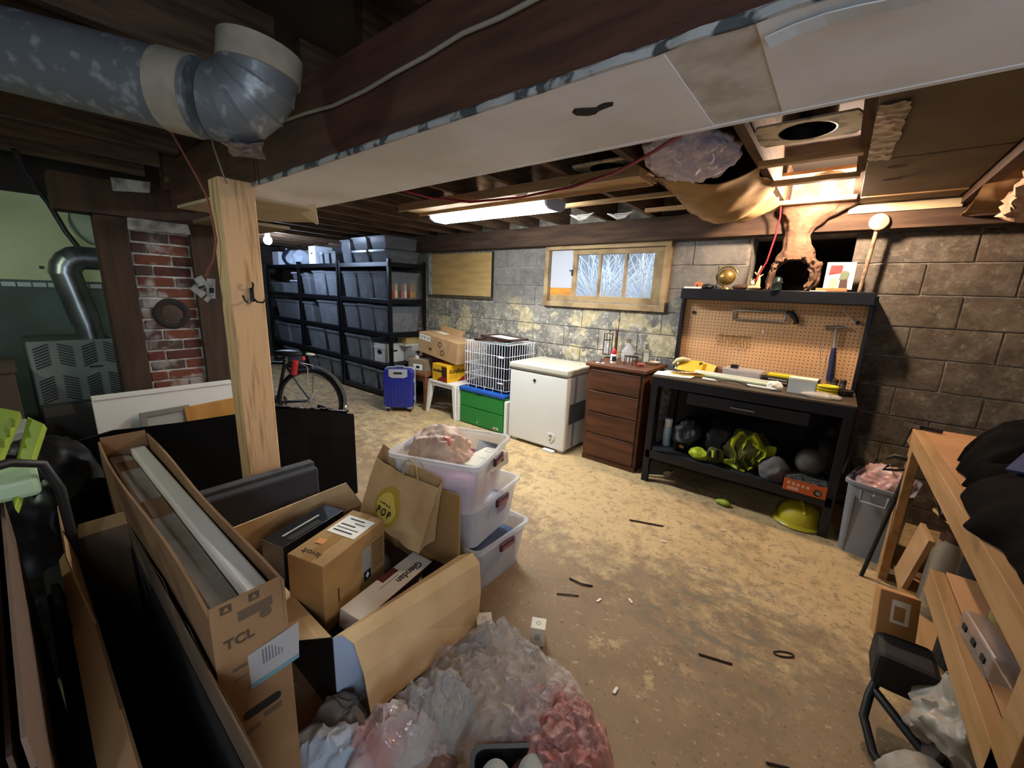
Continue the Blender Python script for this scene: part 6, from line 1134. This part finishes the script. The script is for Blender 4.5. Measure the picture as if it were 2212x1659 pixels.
# paper carrier bag with yellow print
pb_ = thing('paper_bag', 'brown paper carrier bag with a yellow logo leaning in the big box', 'paper bag', (0, 0, 0)); KP = M('kraft_paper', 'bf9d71', .8, col2='ae8c60', scale=5, bump=.3, bscale=12)
BL, BR, TRr, TLl = Vector((-1.60, .905, .42)), Vector((-1.23, .955, .35)), Vector((-1.19, 1.035, .635)), Vector((-1.59, 1.0, .665))
def crease(u, v, p): return (.006*fbm(p, 9, 3), -.012*math.sin(PI*u)*(.4+.6*v)+.010*ridge(p, 7, 4, 2), .004*fbm(p, 8))
G = quadgrid(BL, BR, TRr, TLl, 26, 26, crease); mb = MB(); mb.sheet(G, .003); obj('front_panel', mb, KP, pb_, smooth=True)
G2 = quadgrid(BL+Vector((.0, .10, .02)), BR+Vector((0, .09, .02)), TRr+Vector((-.005, .03, .03)), TLl+Vector((-.03, .06, .045)), 16, 16, crease); mb = MB(); mb.sheet(G2, .003); obj('rear_panel', mb, KP, pb_, smooth=True)
for a, b in ((0, 0), (-1, -1)):
    mb = MB(); mb.sheet([[G[0][a], G[9][a], G[17][a], G[26][a]], [(G[0][a]+G2[0][b])/2+Vector((.012 if a == 0 else -.012, 0, 0)), (G[9][a]+G2[6][b])/2+Vector((.016 if a == 0 else -.016, 0, 0)), (G[17][a]+G2[11][b])/2+Vector((.012 if a == 0 else -.012, 0, 0)), (G[26][a]+G2[16][b])/2], [G2[0][b], G2[6][b], G2[11][b], G2[16][b]]], .003); obj('gusset', mb, KP, pb_, smooth=True)
for Gx, u0, u1, hh_ in ((G, 13, 19, .085), (G2, 8, 12, .06)):
    a, b = Gx[-3][u0], Gx[-3][u1]; up_ = Vector((0, .02, 1)); mb = MB(); mb.tube([a-up_*.02, a+up_*.03, a.lerp(b, .12)+up_*(hh_), a.lerp(b, .5)+up_*(hh_+.02), a.lerp(b, .88)+up_*(hh_), b+up_*.03, b-up_*.02], .0035, 7); obj('twisted_handle', mb, M('twine', 'b29266', .8), pb_, smooth=True)
def onbag(u, v, lift):
    i = min(25.999, max(0, v*26)); j = min(25.999, max(0, u*26)); i0, j0 = int(i), int(j); a = G[i0][j0].lerp(G[i0][j0+1], j-j0); b = G[i0+1][j0].lerp(G[i0+1][j0+1], j-j0); return a.lerp(b, i-i0)+Vector((.1, -1, .2)).normalized()*lift
def bagpatch(nm, cu, cv, ru, rv, m_, lift, n=6, tip=0):
    P = []
    for a in range(n+1):
        row = []
        for q in range(25):
            t = 2*PI*q/24; r = a/n; uu = cu+ru*r*math.cos(t)*(1-.35*tip*max(0, math.sin(t))); row.append(onbag(uu, cv+rv*r*math.sin(t), lift))
        P.append(row)
    mb = MB(); mb.sheet(P, .0006); obj(nm, mb, m_, pb_, smooth=True)
bagpatch('yellow_logo', .42, .40, .19, .34, M('logo_mustard', 'a8892a', .7), .0035, tip=.35); bagpatch('logo_inner', .41, .37, .145, .26, M('logo_yellow', 'cdb052', .7), .0050, tip=.3)
nrm = (BR-BL).normalized(); upv = (TLl-BL).normalized(); nz = nrm.cross(upv).normalized()
for body, sz, u, v, bd in (('P O P', .046, .41, .31, .0012), ('- ~ - -', .034, .41, .46, .0014)):
    t = text('logo_lettering', body, sz, INK, pb_, onbag(u, v, .011), (0, 0, 0), bold=bd, ext=.0004, sx=.75); t.matrix_local = Matrix.Translation(onbag(u, v, .011)) @ Matrix((nrm, nz.cross(nrm), nz)).transposed().to_4x4() @ Matrix.Diagonal((.75, 1, 1, 1))
# ============================================================ stack of three clear bins
PUR = M('latch_purple', '4a2438', .4); BINC = M('clear_bin', 'dfe1e6', .2, alpha=.42, spec=.6)
def stackbin(loc, rz, w, d, h, label, contents):
    t = thing('clear_bin', label, 'bin', loc, rz, 'stacked clear bins'); obj('bin_body', tub(w, d, h, .04, .004, .82, .014), BINC, t, smooth=True, angle=30)
    la = obj('latch', MB().b2((w/2+.0, -.055, h-.062), (w/2+.014, .055, h-.022)), PUR, t, bevel=.004); obj('latch_tab', MB().b2((w/2+.012, -.045, h-.055), (w/2+.018, .045, h-.04)), M('latch_rose', '8c5a5a', .4), la)
    obj('latch', MB().b2((-w/2-.014, -.055, h-.062), (-w/2, .055, h-.022)), PUR, t, bevel=.004)
    for nm, mb_, m_ in contents: obj(nm, mb_, m_, t, smooth=True)
    return t
NAV = M('navy_clothes', '3a4760', .9, col2='53607a', scale=5); GRC = M('grey_clothes', '9aa0aa', .9, col2='7b818d', scale=6); PNK = M('pink_cloth', 'c76f95', .8, col2='b55f86', scale=5)
stackbin((-1.345, 1.43, 0), .0, .45, .43, .255, 'lowest of the three stacked clear bins holding navy cloth', [('navy_cloth', MB().box((.005, 0, .10), (.345, .33, .17), taper=.93), NAV)])
stackbin((-1.385, 1.395, .245), .15, .45, .44, .24, 'middle of the three stacked clear bins with a product sticker', [('grey_cloth', MB().box((0, 0, .075), (.34, .335, .13), taper=.94), GRC), ('product_sticker', MB().box((.215, .03, .15), (.002, .085, .07), (0, .12, 0)), M('sticker_violet', '8d7d9a', .6)), ('white_papers', MB().box((.06, -.09, .17), (.16, .14, .01), (.2, .1, .4)), PAPER)])
b1_ = stackbin((-1.365, 1.29, .475), .36, .46, .46, .25, 'topmost open clear bin with a brown paper sack and cream box', [('pink_cloth', MB().box((.082, 0, .085), (.19, .345, .155), taper=.94), PNK), ('teal_cloth', blob((.02, -.05, .03), (.15, .12, .035), .1, 8, 5, 3, flat=.008), M('teal_cloth', '54626e', .8))])
tag(obj('brown_sack', blob((-1.43, 1.27, .66), (.125, .115, .10), .28, 12, 7, 5, True), M('sack_paper', 'c9ac96', .6, col2='b39480', scale=7), smooth=True), 'crumpled brown paper sack in the topmost clear bin', 'sack')
obj('coral_tape', blob((-1.37, 1.235, .745), (.035, .025, .02), .5, 25, 2, 3, True), M('tape_coral', 'c8705c', .4), bpy.data.objects['brown_sack'], smooth=True)
crb = thing('cream_box', 'cream device box with a round emblem in the topmost clear bin', 'box', (-1.235, 1.37, .60), (.05, -.12, .05)); obj('box_body', MB().b2((-.075, -.12, 0), (.075, .12, .07)), M('box_cream', 'd5cdb6', .5), crb, bevel=.012); obj('emblem', MB().lathe([(.018, .0715), (.019, .0722), (.022, .0722), (.023, .0715)], 24, TR((-.01, .075, 0))), M('emblem_grey', 'a8a493', .5), crb); obj('port', MB().box((.076, .06, .04), (.004, .02, .012)), INK, crb); obj('text_line', MB().box((.02, -.02, .0705), (.04, .003, .0008)), M('emblem_grey', 'a8a493'), crb)
tag(obj('black_card', MB().box((-1.30, 1.46, .66), (.10, .12, .006), (.3, .2, .6)), BLACKP), 'black card edge between the sack and the cream box', 'card')
# ============================================================ plastic film, bags and tray in the near foreground
FILM = M('clear_film', 'f2eee8', .10, alpha=.17, spec=1.0, bump=1, bscale=45, bdist=.012); FILMP = M('pink_bubble_film', 'e0b4ac', .15, alpha=.42, col2='cf746c', scale=14, lo=.35, hi=.7, stretch=(1, 3, 1), spec=.8, bump=1, bscale=60, bdist=.006)
def heap(cx, cy, rx, ry, rot, H, f, seed, amp, n=54, shape=None):
    P = []
    for i in range(n+1):
        row = []
        for j in range(n+1):
            u, v = 2*i/n-1, 2*j/n-1; x_ = u*math.sqrt(1-v*v/2)*rx; y_ = v*math.sqrt(1-u*u/2)*ry; r = math.sqrt((x_/rx)**2+(y_/ry)**2); c, s_ = math.cos(rot), math.sin(rot); an = math.atan2(v, u); wo = 1+.30*noise.noise((1.6*math.cos(an)+seed, 1.6*math.sin(an), seed*.7))*r+.16*noise.noise((4*math.cos(an)+seed, 4*math.sin(an), seed*.3))*r; x_ *= wo; y_ *= wo
            p = Vector((cx+x_*c-y_*s_, cy+x_*s_+y_*c, 0)); g = (1-r*r) if r < 1 else 0; k = ridge(p, f, seed, 5)
            hh2 = H*(g**.55)*(1+amp*k*.5)*(shape(u, v) if shape else 1); w_ = .02*ridge(p, f*1.3, seed+3, 2); row.append(Vector((p.x+w_*g, p.y+.02*ridge(p, f*1.2, seed+5, 2)*g, max(.003, hh2+.004))))
        P.append(row)
    return MB().sheet(P, .0015)
tag(obj('clear_film_heap', heap(-.73, .93, .31, .20, .25, .17, 15, 2, .55, n=130, shape=lambda u, v: .75+.45*math.exp(-((u+.25)**2+(v-.6)**2)*7)), FILM, smooth=True), 'heap of crinkled clear plastic film in the near foreground', 'plastic film')
tag(obj('pink_bubble_wrap', heap(-.46, .90, .22, .15, -.85, .11, 14, 6, .5, n=100), FILMP, smooth=True), 'pink bubble wrap bundle right of the clear film', 'bubble wrap')
tag(obj('clear_film_sleeve', heap(-.83, .68, .10, .18, -.35, .17, 15, 9, .55, 90), FILM, smooth=True), 'upright sleeve of clear film under the hanging box flap', 'plastic film')
tag(obj('white_rag', heap(-1.0, .43, .13, .09, .5, .09, 9, 4, .7, 40), M('rag_blue_white', 'aebccb', .8), smooth=True), 'bluish white rag on the floor below the TV carton', 'rag')
tag(obj('grey_rag', heap(-1.06, .50, .10, .07, .4, .10, 8, 7, .6, 36), M('rag_grey', '746f6a', .9), smooth=True), 'grey rag behind the bluish white one', 'rag')
tag(obj('pink_film_bag', heap(-.86, .545, .08, .14, -.5, .15, 11, 12, .6, 40), M('pale_pink_film', 'd9a49c', .15, alpha=.38, col2='e0d6cd', scale=7, spec=.9), smooth=True), 'pale pink plastic bag beside the bluish rag', 'plastic bag')
tag(obj('brown_film', heap(-.78, .60, .07, .10, -.6, .05, 10, 15, .5, 30), M('brown_film', '6b4f40', .3), smooth=True), 'flat brown film under the pink plastic bag', 'plastic film')
tr_ = thing('black_tray', 'black plastic tray holding grey rocks at the bottom edge', 'tray', (-.452, .675, .022), math.radians(42)); obj('tray_body', tub(.27, .31, .075, .03, .004, .88, .012), BLACKP, tr_, smooth=True, angle=30)
tr_.location.z = .03
RCK = M('grey_rock', '8f938e', .7, col2='7d817c', scale=8, bump=.25)
for x, y, r_, lb, sd, rz in ((-.525, .665, (.052, .085, .045), 'left of two smooth grey rocks in the black tray', 3, .7), (-.445, .735, (.055, .095, .045), 'right of two smooth grey rocks in the black tray', 5, .6)):
    tag(obj('grey_rock', blob((0, 0, 0), r_, .12, 7, sd, 4), RCK, loc=(x, y, .085), rot=(0, 0, rz), smooth=True), lb, 'rock')
for x, y, rz, s_, lb in ((-.775, 1.235, .5, .062, 'small white carton on the floor behind the clear film'), (-.965, 1.10, .8, .065, 'small white carton between the film and the stacked bins')):
    t = thing('small_white_carton', lb, 'carton', (x, y, 0), rz); obj('carton_body', MB().b2((-s_/2, -s_/2, 0), (s_/2, s_/2, s_*1.4)), M('carton_ivory', 'd3ccba', .6), t, bevel=.002); obj('printed_mark', MB().b2((-.012, -s_/2-.0008, .03), (.012, -s_/2, .06)), M('faint_print', 'a9a496', .7), t); obj('top_mark', MB().lathe([(.006, s_*1.4+.0004), (.008, s_*1.4+.001), (.011, s_*1.4+.0004)], 14), M('faint_print', 'a9a496'), t)
# ============================================================ jacket heaped on the right-hand bench
jk = thing('leather_jacket', 'black leather jacket heaped over the wooden bench', 'jacket', (0, 0, .843))
obj('main_heap', heap(.78, 1.60, .33, .62, .05, .12, 3.6, 6, .8, 60), LEA, jk, smooth=True); obj('raised_sleeve', heap(.68, 2.33, .19, .30, -.25, .16, 5, 2, .6, 44), LEA, jk, smooth=True)
obj('collar', MB().sheet(quadgrid((.44, 2.02, .02), (.66, 1.86, .06), (.74, 2.14, .11), (.56, 2.22, .09), 16, 16, lambda u, v, p: (0, 0, .03*fbm(p, 8, 4)+.03*math.sin(PI*v))), .012), LEA, jk, smooth=True)
obj('lower_sleeve', MB().tube([(.62, 1.78, .07), (.52, 1.60, .05), (.55, 1.40, .05), (.68, 1.22, .06)], [.06, .065, .06, .045], 14), LEA, jk, smooth=True)
for p in ((.62, 1.86, .13), (.72, 1.62, .16), (.70, 1.45, .15)): obj('stud', blob(p, (.009, .009, .006), 0, sub=2), STEEL, jk, smooth=True)
# ============================================================ bits on the floor
TWIG = M('dark_twig', '3a2a1c', .8)
for pts, r_, lb, nm in (([(-.86, 2.42, .006), (-.66, 2.50, .006)], .005, 'long dark nail lying on the floor in front of the workbench', 'nail'), ([(-.87, 1.66, .005), (-.80, 1.66, .008), (-.75, 1.69, .004)], .004, 'dark curved twig on the floor right of the stacked bins', 'twig'), ([(-.86, 1.52, .004), (-.80, 1.56, .006), (-.77, 1.58, .004)], .003, 'thin dark twig nearest the stacked bins', 'twig'), ([(-.22, 1.62, .004), (-.10, 1.66, .004)], .004, 'reddish stick on the floor in the lower right', 'twig'), ([(.06, 1.33, .004), (.12, 1.36, .004)], .004, 'short dark splinter near the white carrier bags', 'splinter')):
    tag(obj(nm, MB().tube(pts, r_, 6), TWIG), lb, nm)
tag(obj('rubber_band', MB().tube([(.06+.035*math.cos(t), 1.86+.016*math.sin(t)+.02*math.cos(t), .004) for t in [q*PI/8 for q in range(16)]], .003, 6, closed=True), TWIG), 'brown rubber band lying on the floor on the right', 'rubber band')
for i, (x, y, lb) in enumerate(((-.60, 2.33, 'white paper scrap nearest the dark nail'), (-.68, 1.62, 'white paper scrap right of the dark curved twig'), (-.56, 1.72, 'white paper scrap in the middle of the floor'), (-.35, 2.72, 'white stick scrap by the workbench edge'), (-.42, 1.24, 'small shiny scrap by the pale floor stain'))):
    tag(obj('paper_scrap', MB().box((x, y, .004), (.03, .010, .004), (0, 0, i*1.1+.3)), PAPER), lb, 'scrap')
